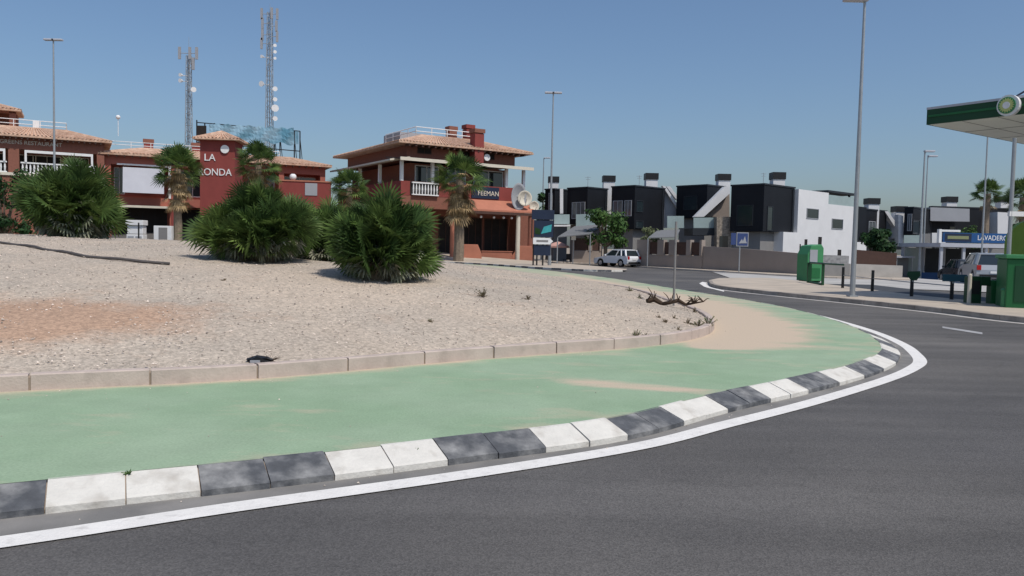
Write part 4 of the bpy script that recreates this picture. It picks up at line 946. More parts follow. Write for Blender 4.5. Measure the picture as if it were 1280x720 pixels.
MB().bx(u5(974), W0 + .04, -.36, 3.0, -.5, zb5 + .02).build('white_wing', M['render'], h)
def wz(px, py): u_ = u5(px); Yp = 66 + u_ * math.sin(TH); return zat(px, py, Yp) - bz5
for (a, b_, t_, bt) in ((1002, 1017, 260, 273), (1034, 1048, 273, 286)):
    win(h, 'u', u5(a), u5(b_), wz(a, bt), wz(a, t_), M['palegrey'], M['glass'], .06, 0, -.35)
for (a, b_, t_, bt) in ((1001, 1004, 299, 316), (1018, 1022, 296, 320), (1043, 1047, 312, 326), (995, 996, 305, 312)):
    win(h, 'u', u5(a), u5(b_), wz(a, bt), wz(a, t_), M['charcoal2'], M['dark'], .03, 0, -.35)
m = MB(); zt_ = zt5 - 1.05
for uu in (W1 + .4, W2 - .3): m.bx(uu - .08, uu + .08, 0, .16, zt_, zt_ + 1.1).bx(uu - .08, uu + .08, 3, 3.16, zt_, zt_ + 1.1)
m.bx(W1 + .2, W2 + .8, -.2, 3.4, zt_ + 1.1, zt_ + 1.28); m.build('roof_pergola', M['charcoal2'], h)
MB().bx(W1 + .05, W2, -.3, -.25, zt_ + .0, zt_ + .85).build('terrace_glass', M['bglass'], h)
MB().bx(W2 + .01, u5(1079), -.2, 5, wz(1062, 302), zt_ + .1).build('dark_bay', M['charcoal'], h); MB().bx(W2 + .01, u5(1079), -.34, 5, -.5, wz(1062, 302) - .02).build('white_wing', M['render'], h)
h6 = house('dark cube house half hidden by the round green tree right of the white wing', 1068, 1079, 1107, 80, 262, 308, chim=((1090, 249, 2.5, 1.1),), wins=(('u', .2, .5, .3, .7, 1),))
slab_px(h6, [(1107, 268), (1122, 290), (1128, 312), (1107, 312)], 84, .35, 'stair_wall', M['palegrey']); slab_px(h6, [(1106, 264), (1110, 264), (1129, 290), (1129, 300), (1124, 292)], 83, .8, 'stair_parapet', M['render'])
h7 = house('black cube house behind the small flat roofed shelter, right of the tree', 1129, 1140, 1164, 80, 260, 296, chim=((1124, 259, 3.5, 1.1),), wins=(('v', .1, .6, .2, .8, 1), ('u', .0, .35, .1, .6, 0)))
slab_px(h7, [(1123, 268), (1129, 270), (1129, 308), (1123, 308)], 81, .8, 'white_wing', M['render']); slab_px(h7, [(1130, 294), (1150, 294), (1150, 306), (1130, 306)], 77.5, .1, 'balcony_glass', M['bglass']); slab_px(h7, [(1149, 292), (1163, 292), (1163, 345), (1149, 345)], 78, .6, 'stone_pillar', M['greywall'])
h8 = house('long house with pale grey upper front behind the car wash', 1160, 1164, 1262, 84, 259, 292, chim=((1187, 247, 3, 1.1), (1254, 247, 6, 1.1)), th_=R(8), wins=(('u', .22, .30, -.3, .3, 0), ('u', .05, .18, -.7, -.1, 1)))
slab_px(h8, [(1163, 259), (1212, 261), (1212, 277), (1163, 276)], 82.6, 1.2, 'upper_front', M['palegrey']); slab_px(h8, [(1247, 265), (1264, 266), (1264, 293), (1247, 292)], 83.5, 1.5, 'white_wing', M['render']); slab_px(h8, [(1165, 291), (1182, 291), (1182, 305), (1165, 305)], 81.5, .8, 'white_wing', M['render'])

# garden walls, pillars and gates in front of the houses
gm_ = M['taupe']
def gy(px, Y): v = P(px, 300, Y); return Vector((v.x, Y, T(v.x, Y) + .1))
a, b_, c_ = gy(876, 59.5), gy(935, 55), gy(1012, 50.5)
def wall_run(label, pts, hts, th_, m_, cop=True, cat='wall'):
    t = thing('garden_wall', label, cat, pts[0], 0, 'garden walls of the far houses'); o_ = pts[0]
    for (p_, q_), (h0, h1_) in zip(zip(pts, pts[1:]), zip(hts, hts[1:])):
        d = Vector((q_.x - p_.x, q_.y - p_.y, 0)); n_ = Vector((-d.y, d.x, 0)).normalized() * th_
        v = [p_ - o_ - Vector((0, 0, .3)), q_ - o_ - Vector((0, 0, .3)), q_ - o_ + Vector((0, 0, h1_)), p_ - o_ + Vector((0, 0, h0))]
        MB().add(v + [x + n_ for x in v], [(0, 1, 2, 3), (7, 6, 5, 4), (0, 4, 5, 1), (1, 5, 6, 2), (2, 6, 7, 3), (3, 7, 4, 0)]) if 0 else None
        mb_ = MB(); mb_.add(v + [x + n_ for x in v], [(0, 1, 2, 3), (7, 6, 5, 4), (0, 4, 5, 1), (1, 5, 6, 2), (2, 6, 7, 3), (3, 7, 4, 0)]); mb_.build('wall_panel', m_, t)
    return t
up = Vector((0, 1.2, 0))
wall_run('long plain taupe garden wall in front of the black cube house', [a + up, b_ + up, c_ + up], [1.75, 1.6, 1.35], .25, gm_)
wall_run('low pale stone wall at the foot of the white wing', [gy(974, 60), gy(1062, 58)], [1.3, 1.25], .35, M['gabion'])
wall_run('low beige wall running behind the green recycling container', [gy(1013, 49.3), gy(1064, 48), gy(1130, 48)], [.75, .8, .75], .25, M['concrete'])
wall_run('brown timber fence wall below the round green tree', [gy(1068, 60), gy(1122, 60)], [1.75, 1.75], .15, M['wood'])
def pillar_wall(label, px0, px1, py, hgt, gaps):
    A = gy(px0, py[0]); B = gy(px1, py[1]); t = thing('garden_wall', label, 'wall', A, math.atan2(B.y - A.y, B.x - A.x), 'garden walls of the far houses'); L_ = (Vector((B.x, B.y)) - Vector((A.x, A.y))).length
    MB().bx(0, L_, 0, .25, -.3, hgt * .45).build('wall_panel', gm_, t); x = 0
    for g0, g1 in gaps:
        MB().bx(L_ * g0, L_ * g1, -.06, .31, hgt * .45, hgt).build('pillar', gm_, t)
    for (g0, g1), (k0, k1) in zip(gaps, gaps[1:]): MB().bx(L_ * g1, L_ * k0, .08, .14, hgt * .45 + .05, hgt * .92).build('slat_panel', M['wood'], t)
    return t
pillar_wall('taupe pillared garden wall with dark slat panels right of the hatchback', 797, 878, (67, 60), 2.2, [(0, .2), (.34, .44), (.52, .62), (.78, .84), (.97, 1.0)])
pillar_wall('grey pillared entrance wall left of the hatchback under the grey awning', 716, 752, (75.5, 75.5), 2.5, [(0, .06), (.55, .68), (.94, 1.0)])
# awnings and shelters
def awning(label, poly_f, poly_b, m_, legs, Y, name='awning'):
    """sloped canvas between a front edge and a back edge (points in the place) on posts"""
    t = thing(name, label, 'awning', Vector((poly_f[0].x, poly_f[0].y, T(poly_f[0].x, poly_f[0].y))), 0); o_ = t.location
    v = [poly_f[0] - o_, poly_f[1] - o_, poly_b[1] - o_, poly_b[0] - o_]; mb_ = MB(); k = Vector((0, 0, .08)); mb_.add(v + [x + k for x in v], [(3, 2, 1, 0), (4, 5, 6, 7), (0, 1, 5, 4), (1, 2, 6, 5), (2, 3, 7, 6), (3, 0, 4, 7)]); mb_.build('canopy', m_, t)
    for i in range(2): MB().cyl((v[i].x, v[i].y, -.1), v[i], .05, .05, 8).build('post', M['steel'], t)
awning('grey sloped awning over the terrace left of the hatchback', [P(697, 297, 68), P(738, 293, 68)], [P(718, 284, 72.5), P(757, 281, 72.5)], M['greyawn'], 2, 68)
awning('grey carport canopy with pale front edge beside the pillared wall', [P(810, 298, 64.5), P(846, 297, 64.5)], [P(822, 289, 68), P(850, 288, 68)], M['greyawn'], 2, 64)
v = P(1115, 322, 62); t = thing('shelter', 'small grey kiosk with thin pale flat roof left of the white parked car', 'shelter', (v.x, 62, T(v.x, 62)))
hgt = v.z - t.location.z
MB().bx(-.1, 1.5, -.6, 1.2, hgt, hgt + .14).build('roof', M['palewhite'], t); MB().bx(.3, 1.3, 0, 1.0, -.1, hgt).build('body', M['greywall'], t); MB().bx(.1, .18, -.5, -.42, -.1, hgt).build('post', M['steel'], t); MB().bx(1.3, 1.38, -.5, -.42, -.1, hgt).build('post', M['steel'], t)

# trees by the houses
def tree_at(px, pyb, pyt, Y, wpix, label, lm, **k):
    p_ = P(px, 300, Y); bz = T(p_.x, Y); H = zat(px, pyt, Y) - bz; return leafy_tree(label, Vector((p_.x, Y, bz)), H, wpx(wpix, Y), lm=lm, **k)
tree_at(757, 330, 262, 69, 58, 'green leafy street tree right behind the white hatchback', M['leaf'], seed=51, n=2100, ls=.19, trunkh=.36, clumps=22)
tree_at(1097, 340, 279, 64, 46, 'round dark green tree between the white wing and the kiosk', M['leafdark'], seed=52, n=4200, ls=.18, trunkh=.08, clumps=34)
tree_at(814, 330, 282, 68, 34, 'pale green shrub tree over the pillared garden wall', M['leafpale'], seed=53, n=900, ls=.16, trunkh=.4)
tree_at(684, 320, 232, 95, 34, 'dark tree far behind the dishes of the corner building', M['leafdark'], seed=54, n=1500, ls=.26, trunkh=.3)
tree_at(1210, 330, 279, 76, 44, 'low green garden tree above the car wash sign', M['leaf'], seed=55, n=900, ls=.2, trunkh=.4)
tree_at(1272, 330, 268, 62, 30, 'dark green tree at the right edge behind the lime green disc', M['leafdark'], seed=56, n=1500, ls=.2, trunkh=.2)

# ------------------------------------------------------------------ vehicles
def car(label, loc, rz, L_=4.1, W_=1.75, H_=1.47, paint='carwhite', suv=False, scale=1.0):
    """hatchback: local +x is the nose"""
    t = thing('parked_car', label, 'car', loc, rz, 'parked cars')
    hl, hw = L_ / 2, W_ / 2; g = .30 if suv else .2; belt = H_ * .62; wr = .36 if suv else .31; wx = (hl - .82, -hl + .78)
    prof = [(-hl + .06, g + .12), (-hl, .55), (-hl + .03, .78), (-hl + .14, belt), (-.3, belt + .02), (hl - 1.35, belt - .01), (hl - .45, belt - .16), (hl - .1, belt - .3), (hl, .5), (hl - .05, g + .1)]
    def arch(xc):
        return [(xc + (wr + .07) * math.cos(a), wr + (wr + .07) * math.sin(a)) for a in [math.pi * k / 8 for k in range(9)]]
    low = [(hl - .2, g)] + arch(wx[0]) + arch(wx[1]) + [(-hl + .2, g)]
    full = prof + low
    m = MB(); rings = []
    for f, ins in ((-1, .0), (-.97, .0), (-.5, 0), (.5, 0), (.97, 0), (1, .0)):
        k = .975 if abs(f) == 1 else 1.0
        rings.append([Vector((x * k, hw * f * (1 - .06 * max(0, (z - .6))), z)) for x, z in full])
    m.loft(rings, True, 0, True); m.build('body', M[paint], t)
    # greenhouse in glass, painted roof and pillars
    gb = [(-hl + .2, belt + .0), (hl - 1.3, belt)]; gt = [(-hl + (.42 if not suv else .34), H_ - .07), (hl - 2.05, H_ - .04)]
    wb, wt = hw * .95, hw * .78
    v = [(gb[0][0], -wb, gb[0][1]), (gb[1][0], -wb, gb[1][1]), (gb[1][0], wb, gb[1][1]), (gb[0][0], wb, gb[0][1]), (gt[0][0], -wt, gt[0][1]), (gt[1][0], -wt, gt[1][1]), (gt[1][0], wt, gt[1][1]), (gt[0][0], wt, gt[0][1])]
    MB().add(v, [(3, 2, 1, 0), (4, 5, 6, 7), (0, 1, 5, 4), (1, 2, 6, 5), (2, 3, 7, 6), (3, 0, 4, 7)]).build('window', M['glass'], t)
    m = MB(); xm = (gt[0][0] + gt[1][0]) / 2
    m.loft([[Vector((gt[0][0] - .05, y * wt * 1.02, H_ - .1)), Vector((gt[0][0] + .2, y * wt, H_ - .02)), Vector((xm, y * wt, H_)), Vector((gt[1][0] - .1, y * wt, H_ - .015)), Vector((gt[1][0] + .1, y * wt * 1.02, H_ - .09)), Vector((xm, y * wt * 1.04, H_ - .11))] for y in (-1.03, -.8, .8, 1.03)], True, 0, True)
    for y0, y1 in ((-wb, -wt), (wb, wt)):
        for xb, xt, w_ in ((gb[0][0] + .03, gt[0][0], .09), (gb[1][0], gt[1][0], .04), ((gb[0][0] + gb[1][0]) / 2 - .05, xm, .04), (gb[0][0] + .55, gt[0][0] + .45, .06)): m.cyl((xb, y0 * 1.005, belt), (xt, y1 * 1.02, H_ - .06), w_, w_, 5)
    m.build('roof', M[paint], t)
    for sx in wx:
        for sy in (-1, 1):
            o_ = MB().cyl((sx, sy * (hw - .22), wr), (sx, sy * (hw - .01), wr), wr, wr, 18).build('wheel', M['rubber'], t)
            MB().cyl((sx, sy * (hw - .03), wr), (sx, sy * (hw + .005), wr), wr * .66, wr * .6, 12).build('rim', M['rim'], o_)
    for sy in (-1, 1):
        MB().box((-hl + .045, sy * (hw - .14), belt - .14), (.12, .2, .26)).build('tail_light', M['taillight'], t)
        MB().box((hl - .14, sy * (hw - .28), belt - .28), (.2, .42, .16)).build('headlight', M['headlight'], t)
        MB().box((hl - 1.42, sy * (hw + .06), belt + .06), (.14, .16, .13)).build('mirror', M[paint], t)
    MB().box((-hl - .01, 0, .66), (.03, .5, .12)).build('number_plate', M['white'], t)
    MB().box((-hl + .0, 0, g + .16), (.1, W_ * .8, .14)).build('bumper', M['black'], t)
    return t
v = P(771, 332, 67.5); car('white hatchback driving past the far pavement in front of the street tree', (v.x, 67.5, 0.004), R(180 - 50), L_=3.9, W_=1.7, paint='carwhite')
v = P(1163, 350, 66); car('white car parked behind the fence beyond the teal panel, left of the silver car', (v.x, 66, T(v.x, 66) + .03), R(200), paint='carwhite')
v = P(1231, 350, 44); car('silver high car seen from behind, parked beyond the green frames', (v.x, 44, T(v.x, 44) + .03), R(72), L_=4.4, W_=1.85, H_=1.68, paint='carsilver', suv=True)
v = P(1136, 350, 66); car('dark green car parked just left of the white parked car behind the fence', (v.x, 68, T(v.x, 68) + .03), R(195), paint='cargreen')
v = P(1212, 340, 54); car('dark car under the car wash roof behind the silver car', (v.x, 55, T(v.x, 55) + .03), R(80), paint='cardark', H_=1.6)

# ------------------------------------------------------------------ street lamps and poles
def lamp(label, base_, H, r0=.09, arm=0.7, name='street_lamp', side=1, head='flat', both=False, M0='steel', flare=1.5):
    t = thing(name, label, 'street lamp', base_, 0, 'street lamps round the junction')
    MB().cyl((0, 0, -.1), (0, 0, .9), r0 * flare, r0 * flare * .9, 12).cyl((0, 0, .9), (0, 0, H), r0, r0 * .5, 12).build('pole', M[M0], t)
    MB().box((0, 0, .02), (r0 * 3.4, r0 * 3.4, .05)).build('base_plate', M[M0], t)
    for s_ in ((1, -1) if both else (side,)):
        a_ = MB().cyl((0, 0, H - .05), (s_ * arm, 0, H + .05), r0 * .4, r0 * .35, 8).build('arm', M[M0], t)
        MB().box((s_ * (arm + .18), 0, H + .07), (.75, .3, .13)).build('lamp_head', M['palewhite'], a_, bevel=.03)
    return t
def lamp_at(label, px, Y, top, **k):
    v = P(px, 320, Y); b_ = Vector((v.x, Y, Mz(v.x, Y))); H = zat(px, top, Y) - b_.z; return lamp(label, b_, H, **k)
b = G(1065, 376); tp = P(1078, 2, b.y); lamp('nearest tall grey street lamp on the right pavement behind the road kerb', b + Vector((0, 0, .13)), tp.z - .13, r0=.08, arm=.1, side=-1, flare=1.1)
lamp_at('tall street lamp behind the dark traffic panel in the middle of the photo', 687, 62, 117, r0=.1, arm=.1, both=True)
lamp_at('short distant street lamp just left of the tall middle lamp', 677, 96, 198, r0=.11, arm=.2)
lamp_at('street lamp rising from behind the left bush in front of the restaurant', 69, 58, 51, r0=.1, arm=.1, both=True)
lamp_at('taller of the twin street lamps beside the kiosk behind the fence', 1150, 60, 190, r0=.11, arm=.15)
lamp_at('shorter dark headed street lamp of the pair beside the kiosk', 1154, 66, 196, r0=.08, arm=.2)
v = P(1227, 320, 44); t = thing('flag_pole', 'thin bare pole rising behind the car wash sign to the canopy', 'pole', (v.x, 44, T(v.x, 44))); MB().cyl((0, 0, 0), (0, 0, zat(1227, 168, 44) - T(v.x, 44)), .05, .04, 8).build('pole', M['steel'], t); MB().cyl((0, 0, 0), (0, 0, .1), .12, .1, 8).build('base_plate', M['steel'], t)
b = G(1257, 390); t = thing('canopy_post', 'slim grey post with a green foot beside the dark green cabinet', 'post', b)
MB().cyl((0, 0, .5), (0, 0, zat(1258, 172, b.y)), .055, .05, 10).build('pole', M['steel'], t); MB().cyl((0, 0, -.05), (0, 0, .6), .14, .13, 12).cyl((0, 0, .6), (0, 0, .66), .16, .1, 12).build('foot', M['recycle'], t); MB().bx(-.06, .35, -.05, .05, zat(1258, 270, b.y), zat(1258, 264, b.y)).build('bracket', M['white'], t)

# ------------------------------------------------------------------ petrol station canopy, car wash, cabinets
cy = 25.0; A = P(1161, 156, cy); zc0 = A.z; zc1 = zat(1161, 136.5, cy)
can = thing('station_canopy', 'petrol station canopy corner with green fascia and round emblem, entering at the right edge', 'canopy', (A.x, cy, 0), R(-55))
CL, CD = 16.0, 6.6
sof = MB().bx(0, CL, 0, CD, zc0, zc0 + .12).bx(.15, CL - .15, .15, CD - .15, zc0 + .12, zc1 - .05)
for k in range(1, 16): sof.bx(k - .012, k + .012, .02, CD - .02, zc0 - .006, zc0 - .001, 1)
for k in (2.2, 4.4): sof.bx(.02, CL - .02, k - .012, k + .012, zc0 - .013, zc0 - .007, 1)
sof.build('soffit', [M['canopyside'], M['greywall']], can)
hf = zc1 - zc0
MB().bx(-.05, CL, -.05, 0, zc0 + .0, zc1 - .02).bx(-.05, 0, 0, CD, zc0 + .0, zc1 - .02).build('fascia', M['greendark'], can)
MB().bx(0.0, CL, -.075, -.052, zc0 + hf * .46, zc0 + hf * .6).build('fascia_stripe', M['greenpaint'], can); MB().bx(-.06, CL, -.06, 0, zc1 - .02, zc1 + .05).build('fascia_cap', M['palewhite'], can)
ex = along(1255, cy, A.x, R(-55))
e = MB().cyl((ex, -.2, zc0 + hf * .56), (ex, -.05, zc0 + hf * .56), .30, .30, 24).build('emblem', M['white'], can)
m = MB().cyl((ex - .02, -.23, zc0 + hf * .56), (ex - .02, -.201, zc0 + hf * .56), .235, .235, 18)
m.build('emblem_ring', M['recycle'], e)
m = MB(); rings = []
pts = []
for k in range(36):
    a_ = 2 * math.pi * k / 36; rr = .215 if k % 2 == 0 else .16; pts.append((ex - .02 + rr * math.cos(a_), zc0 + hf * .56 + rr * math.sin(a_)))
m.prism(pts, -.245, -.232, 'y'); m.build('emblem_petals', M['yellowgreen'], e); MB().cyl((ex - .02, -.255, zc0 + hf * .56), (ex - .02, -.246, zc0 + hf * .56), .1, .1, 14).build('emblem_centre', M['white'], e)
MB().tube([(ex + .1, -.1, zc1 + .0), (ex + .3, .05, zc1 + .16), (ex + .75, .2, zc1 + .3)], .03, 6).build('cable', M['navy'], can)
MB().ball((ex + .55, 1.6, zc0 - .02), .22, 6, sc=(1, 1, .5)).build('ceiling_lamp', M['black'], can)
for xx in (9.0, 14.5): MB().bx(xx, xx + .4, 3.5, 3.9, 0, zc0 - .01).build('column', M['white'], can)

wY = 57.0; o_ = P(1178, 300, wY); wz0 = T(o_.x, wY); wl_ = P(1290, 300, wY).x - o_.x + 2.2
cw = thing('car_wash', 'white framed self service car wash with a blue LAVADERO sign along its roof', 'car wash', (o_.x, wY, wz0))
def wzz(py): return zat(1200, py, wY) - wz0
MB().bx(-.2, wl_, -.15, 6, wzz(309), wzz(304)).build('roof', M['palewhite'], cw)
for px in (1178, 1206, 1234, 1262, 1290):
    x = P(px, 300, wY).x - o_.x
    for yy in (0, 5.6): MB().bx(x - .09, x + .09, yy, yy + .18, -.1, wzz(309)).build('column', M['palewhite'], cw)
for p0, p1, mm_ in ((1179, 1205, 'palegrey'), (1207, 1233, 'glass'), (1235, 1261, 'glass'), (1263, 1289, 'glass')):
    x0 = P(p0, 300, wY).x - o_.x + .1; x1 = P(p1, 300, wY).x - o_.x - .1; MB().bx(x0, x1, 5.62, 5.7, .1, wzz(310)).build('screen', M['bglass'] if mm_ == 'palegrey' else M['charcoal2'], cw)
sx0, sx1 = P(1178, 300, wY).x - o_.x, P(1266, 300, wY).x - o_.x
sg = MB().bx(sx0, sx1, -.1, .1, wzz(303), wzz(291)).build('sign_board', M['blue'], cw)
MB().bx(sx0 - .12, sx0 + 2.2, -.104, -.101, wzz(301.5), wzz(293)).build('sign_panel', M['navy'], sg) if 0 else MB().bx(sx0 + .1, sx0 + 2.0, -.112, -.101, wzz(302), wzz(292)).build('sign_panel', M['navy'], sg)
text('lettering', 'LAVADERO', .5, M['white'], sg, (sx0 + 3.5, -.108, (wzz(297))), ext=.006, sx=.85); text('lettering', 'A', .5, M['white'], sg, (sx1 - .35, -.108, wzz(297)), ext=.006)
MB().bx(sx0 + .3, sx0 + 1.8, -.122, -.113, wzz(299), wzz(295)).build('faded_lettering', M['dullolive'], sg)
MB().bx(sx0 - .3, sx0 - .12, -.1, .2, wzz(304), wzz(287)).bx(sx0 - .12, sx0 + 1.2, -.1, .2, wzz(290), wzz(287.5)).build('sign_frame', M['white'], cw)
MB().bx(sx0 + .0, sx0 + 2.6, 4.0, 4.2, 0, wzz(343)).build('blue_panel', M['blue'], cw)

b = G(1262, 391.5); t = thing('service_cabinet', 'big dark green cabinet with lighter green lid at the right edge', 'cabinet', b + Vector((0.05, .3, .1)), R(-20)); ch = (391 - 322) * b.y / F
MB().bx(0, 2.2, 0, 1.2, 0, ch - .12).build('body', M['greenpaint'], t, bevel=.03); MB().bx(-.05, 2.25, -.05, 1.25, ch - .118, ch).build('lid', M['recycle'], t, bevel=.02); MB().bx(.2, 1.0, -.02, -.001, .2, ch - .3).bx(1.1, 2.0, -.02, -.001, .2, ch - .3).build('door', M['greendark'], t)
v = P(1286, 300, 27); t = thing('price_totem', 'lime green round topped sign rising behind the green cabinet at the right edge', 'sign', (v.x, 27, 0)); zz = v.z
pts = [(.75 * math.cos(math.pi * k / 14), zz - .1 + .75 * math.sin(math.pi * k / 14)) for k in range(15)] + [(-.75, zz - .5), (.75, zz - .5)]
MB().prism(pts, -.1, .1, 'y').build('panel', M['limey'], t); MB().bx(-.2, .2, -.09, .09, 0, zz - .5).build('post', M['steel'], t); MB().bx(-.78, .78, -.12, .12, zz - .62, zz - .5).build('edge', M['white'], t)
# two green frames with dark panels and the beige post
b = G(1217, 385.5); b2 = G(1241, 387); t = thing('green_frame', 'dark green U shaped service stand in front of the silver car', 'stand', b + Vector((0, .3, .1)), R(-8)); k_ = b.y / F
MB().bx(0, .36, 0, .35, 0, .82).bx(.36, .62, .05, .3, .55, .82).build('body', M['greendark'], t, bevel=.02); MB().bx(.62, .95, 0, .35, 0, .72).build('side_box', M['greenpaint'], t, bevel=.02); MB().bx(.06, .3, -.02, -.001, .3, .7).build('panel', M['black'], t)
b = G(1214, 385.5); t = thing('bollard', 'beige concrete post at the left side of the dark green stand', 'bollard', b + Vector((-.02, .1, .1))); MB().cyl((0, 0, 0), (0, 0, .86), .055, .05, 10).cyl((0, 0, .86), (0, 0, .9), .05, .03, 10).build('post', M['cream'], t)

# fence on the back of the right pavement
def fence_post(px, pyb, pyt): b_ = G(px, pyb); return b_, (pyb - pyt) * b_.y / F
fp = [fence_post(1053, 364, 337), fence_post(1090, 368.5, 341), fence_post(1139, 375.5, 345), fence_post(1189, 379.5, 350)]
t = thing('railing_fence', 'low dark fence of thin posts and one rail behind the nearest lamp', 'fence', fp[0][0] + Vector((0, 0, .1)))
for b_, h_ in fp:
    q = b_ - fp[0][0]; MB().cyl((q.x, q.y, 0), (q.x, q.y, h_), .06, .055, 8).build('post', M['black'], t)
m = MB()
for (b0_, h0_), (b1_, h1_) in zip(fp, fp[1:]): m.cyl(b0_ - fp[0][0] + Vector((0, 0, h0_ * .62)), b1_ - fp[0][0] + Vector((0, 0, h1_ * .62)), .016, .016, 6)
m.build('rail', M['steel'], t)
b, h_ = fp[2]; t = thing('notice_sign', 'small dark green shield shaped board on the third fence post', 'sign', b + Vector((0, -.05, .1)))
MB().prism([(-.2, h_ + .05), (-.22, h_ - .06), (-.08, h_ - .24), (.1, h_ - .24), (.22, h_ - .08), (.2, h_ + .07)], -.05, -.02, 'y').build('board', M['greendark'], t); MB().bx(-.03, .03, -.02, .0, h_ - .28, h_).build('bracket', M['steel'], t)
b, h_ = fp[3]; t = thing('notice_sign', 'teal blue rectangular board on the fence post nearest the silver car', 'sign', b + Vector((0, -.05, .1)))
MB().bx(-.36, .4, -.06, -.03, h_ - .14, h_ + .08).build('board', M['tealdark'], t); MB().bx(-.03, .03, -.03, .0, h_ - .2, h_).build('bracket', M['steel'], t)
# recycling container with frame
b = G(1024, 354.5); b.y += .6; k_ = b.y / F; t = thing('recycling_container', 'green tall recycling container with sloped top behind a dark green rail', 'recycling container', b + Vector((0, 0, .1)), R(12))
w2 = 11 * k_; hh = 46 * k_
MB().prism([(-w2, 0), (w2, 0), (w2, hh * .9), (w2 * .7, hh), (-w2 * .55, hh * .96), (-w2, hh * .72)], 0, .95, 'y').build('body', M['recycle'], t, bevel=.03); MB().bx(-w2 * .75, w2 * .2, -.03, -.001, hh * .5, hh * .85).build('panel', M['palegrey'], t); MB().bx(-w2 * .5, w2 * .6, -.02, -.001, .15, hh * .35).build('label_plate', M['greenpaint'], t)
for s_ in (-1, 1): MB().bx(s_ * w2 * .7 - .06, s_ * w2 * .7 + .06, .1, .85, -.12, 0).build('foot', M['black'], t)
b = G(1011, 357); b2 = G(1028, 360.5); b3 = G(1053, 364); t = thing('guard_rail', 'dark green rail frame round the front of the recycling container', 'rail', b + Vector((0, 0, .1)))
hh = 26 * b.y / F
for i, q_ in enumerate((b, b2)): q = q_ - b; MB().bx(q.x - (.09 if i == 0 else .045), q.x + (.09 if i == 0 else .045), q.y - .05, q.y + .05, -.05, hh).build('post', M['greendark'], t)
m = MB()
for z_ in (hh, hh * .08): m.cyl((0, 0, z_), (b2.x - b.x, b2.y - b.y, z_), .045, .045, 8)
m.cyl((b2.x - b.x, b2.y - b.y, hh), (b3.x - b.x, b3.y - b.y, hh * 1.0), .035, .035, 8)
m.build('rail', M['greendark'], t)

# ------------------------------------------------------------------ traffic signs
b = G(679, 334); k_ = b.y / F; t = thing('direction_panel', 'dark legged panel with teal field and white direction plate on the far pavement', 'sign', b + Vector((-.1, .15, .1)), R(3))
def hz(py): return zat(679, py, b.y) - b.z
W = 14 * k_
MB().bx(-W, W, -.1, .1, hz(276), hz(264)).build('header_board', M['navy'], t); MB().bx(-W * .78, W * .95, -.06, .06, hz(298), hz(277)).build('board', M['navy'], t)
MB().prism([(-W * .15, hz(294)), (W * .75, hz(291)), (W * .8, hz(282)), (W * .1, hz(285))], -.075, -.061, 'y').build('board_patch', M['aqua'], t); MB().prism([(-W * .7, hz(294)), (-W * .22, hz(295)), (-W * .22, hz(288)), (-W * .7, hz(286))], -.075, -.061, 'y').build('board_patch', M['leafdark'], t)
MB().bx(-W * .75, W * .75, -.08, .06, hz(321), hz(308)).build('lower_board', M['navy'], t)
for px in (668, 672.5, 680): x = (px - 679) * k_; MB().cyl((x, .0, -.1), (x, .0, hz(300)), .06, .06, 8).build('leg', M['black'], t)
for sx_ in (-W * .97, W * .97): MB().cyl((sx_, .0, hz(276)), (sx_, .0, hz(300)), .04, .04, 6).build('side_post', M['black'], t)
pl = MB().prism([(-W * .85, hz(307)), (W * .62, hz(307)), (W * .95, hz(303)), (W * .62, hz(299)), (-W * .85, hz(299))], -.16, -.1, 'y').build('direction_plate', M['white'], t)
MB().bx(-W * .55, W * .5, -.168, -.161, hz(304.3), hz(301.7)).build('lettering_strip', M['greywall'], pl)
m_t = thing('road_sign', 'small white plate on a thin post under the grey awning', 'sign', G(716, 331.5) + Vector((0, 0, .1))); kk = G(716, 331.5).y / F
MB().cyl((0, 0, 0), (0, 0, 37 * kk), .04, .04, 8).build('post', M['steel'], m_t); MB().bx(-.2, .2, -.05, -.03, 30 * kk, 37 * kk).build('plate', M['white'], m_t)
b = gy(925, 54); t = thing('road_sign', 'blue and white square road sign on a post before the long plain garden wall', 'sign', b); k_ = 54 / F; z0, z1 = zat(927, 308, 54) - b.z, zat(927, 290.5, 54) - b.z
MB().cyl((0, 0, -.1), (0, 0, z1), .045, .045, 8).build('post', M['steel'], t); pl = MB().bx(-.25, .55, -.07, -.03, z0, z1).build('plate', M['palegrey'], t)
MB().bx(-.2, .5, -.085, -.071, z0 + .06, z1 - .06).build('plate_face', M['signblue'], pl); MB().prism([(-.1, z0 + .2), (.1, z0 + .5), (.17, z0 + .35), (.3, z0 + .7), (.4, z0 + .3), (.48, z0 + .22)], -.1, -.086, 'y').build('plate_symbol', M['palegrey'], pl)
MB().bx(-.62, -.29, -.06, -.03, z0 + .1, z1 - .05).build('side_plate', M['signblue'], t)
b = GM(842, 381) ; v1 = P(847, 277, b.y); t = thing('sign_post', 'thin grey post with a narrow edge-on plate at the tip of the gravel', 'sign post', b)
MB().cyl((0, 0, -.1), (0, 0, v1.z - b.z), .026, .026, 8).build('post', M['greywall'], t); MB().box((0, 0, v1.z - b.z - .3), (.02, .36, .36), R(-12)).build('plate', M['greywall'], t)
v = P(698, 318, 70); t = thing('parasol', 'faded pink parasol over dark terrace chairs right of the traffic panel', 'parasol', (v.x, 71, T(v.x, 71)))
rings = [[Vector((r_ * math.cos(a_ * .785), r_ * math.sin(a_ * .785), z_)) for a_ in range(8)] for r_, z_ in ((.02, 2.0), (.5, 1.85), (1.0, 1.6), (1.0, 1.45))]
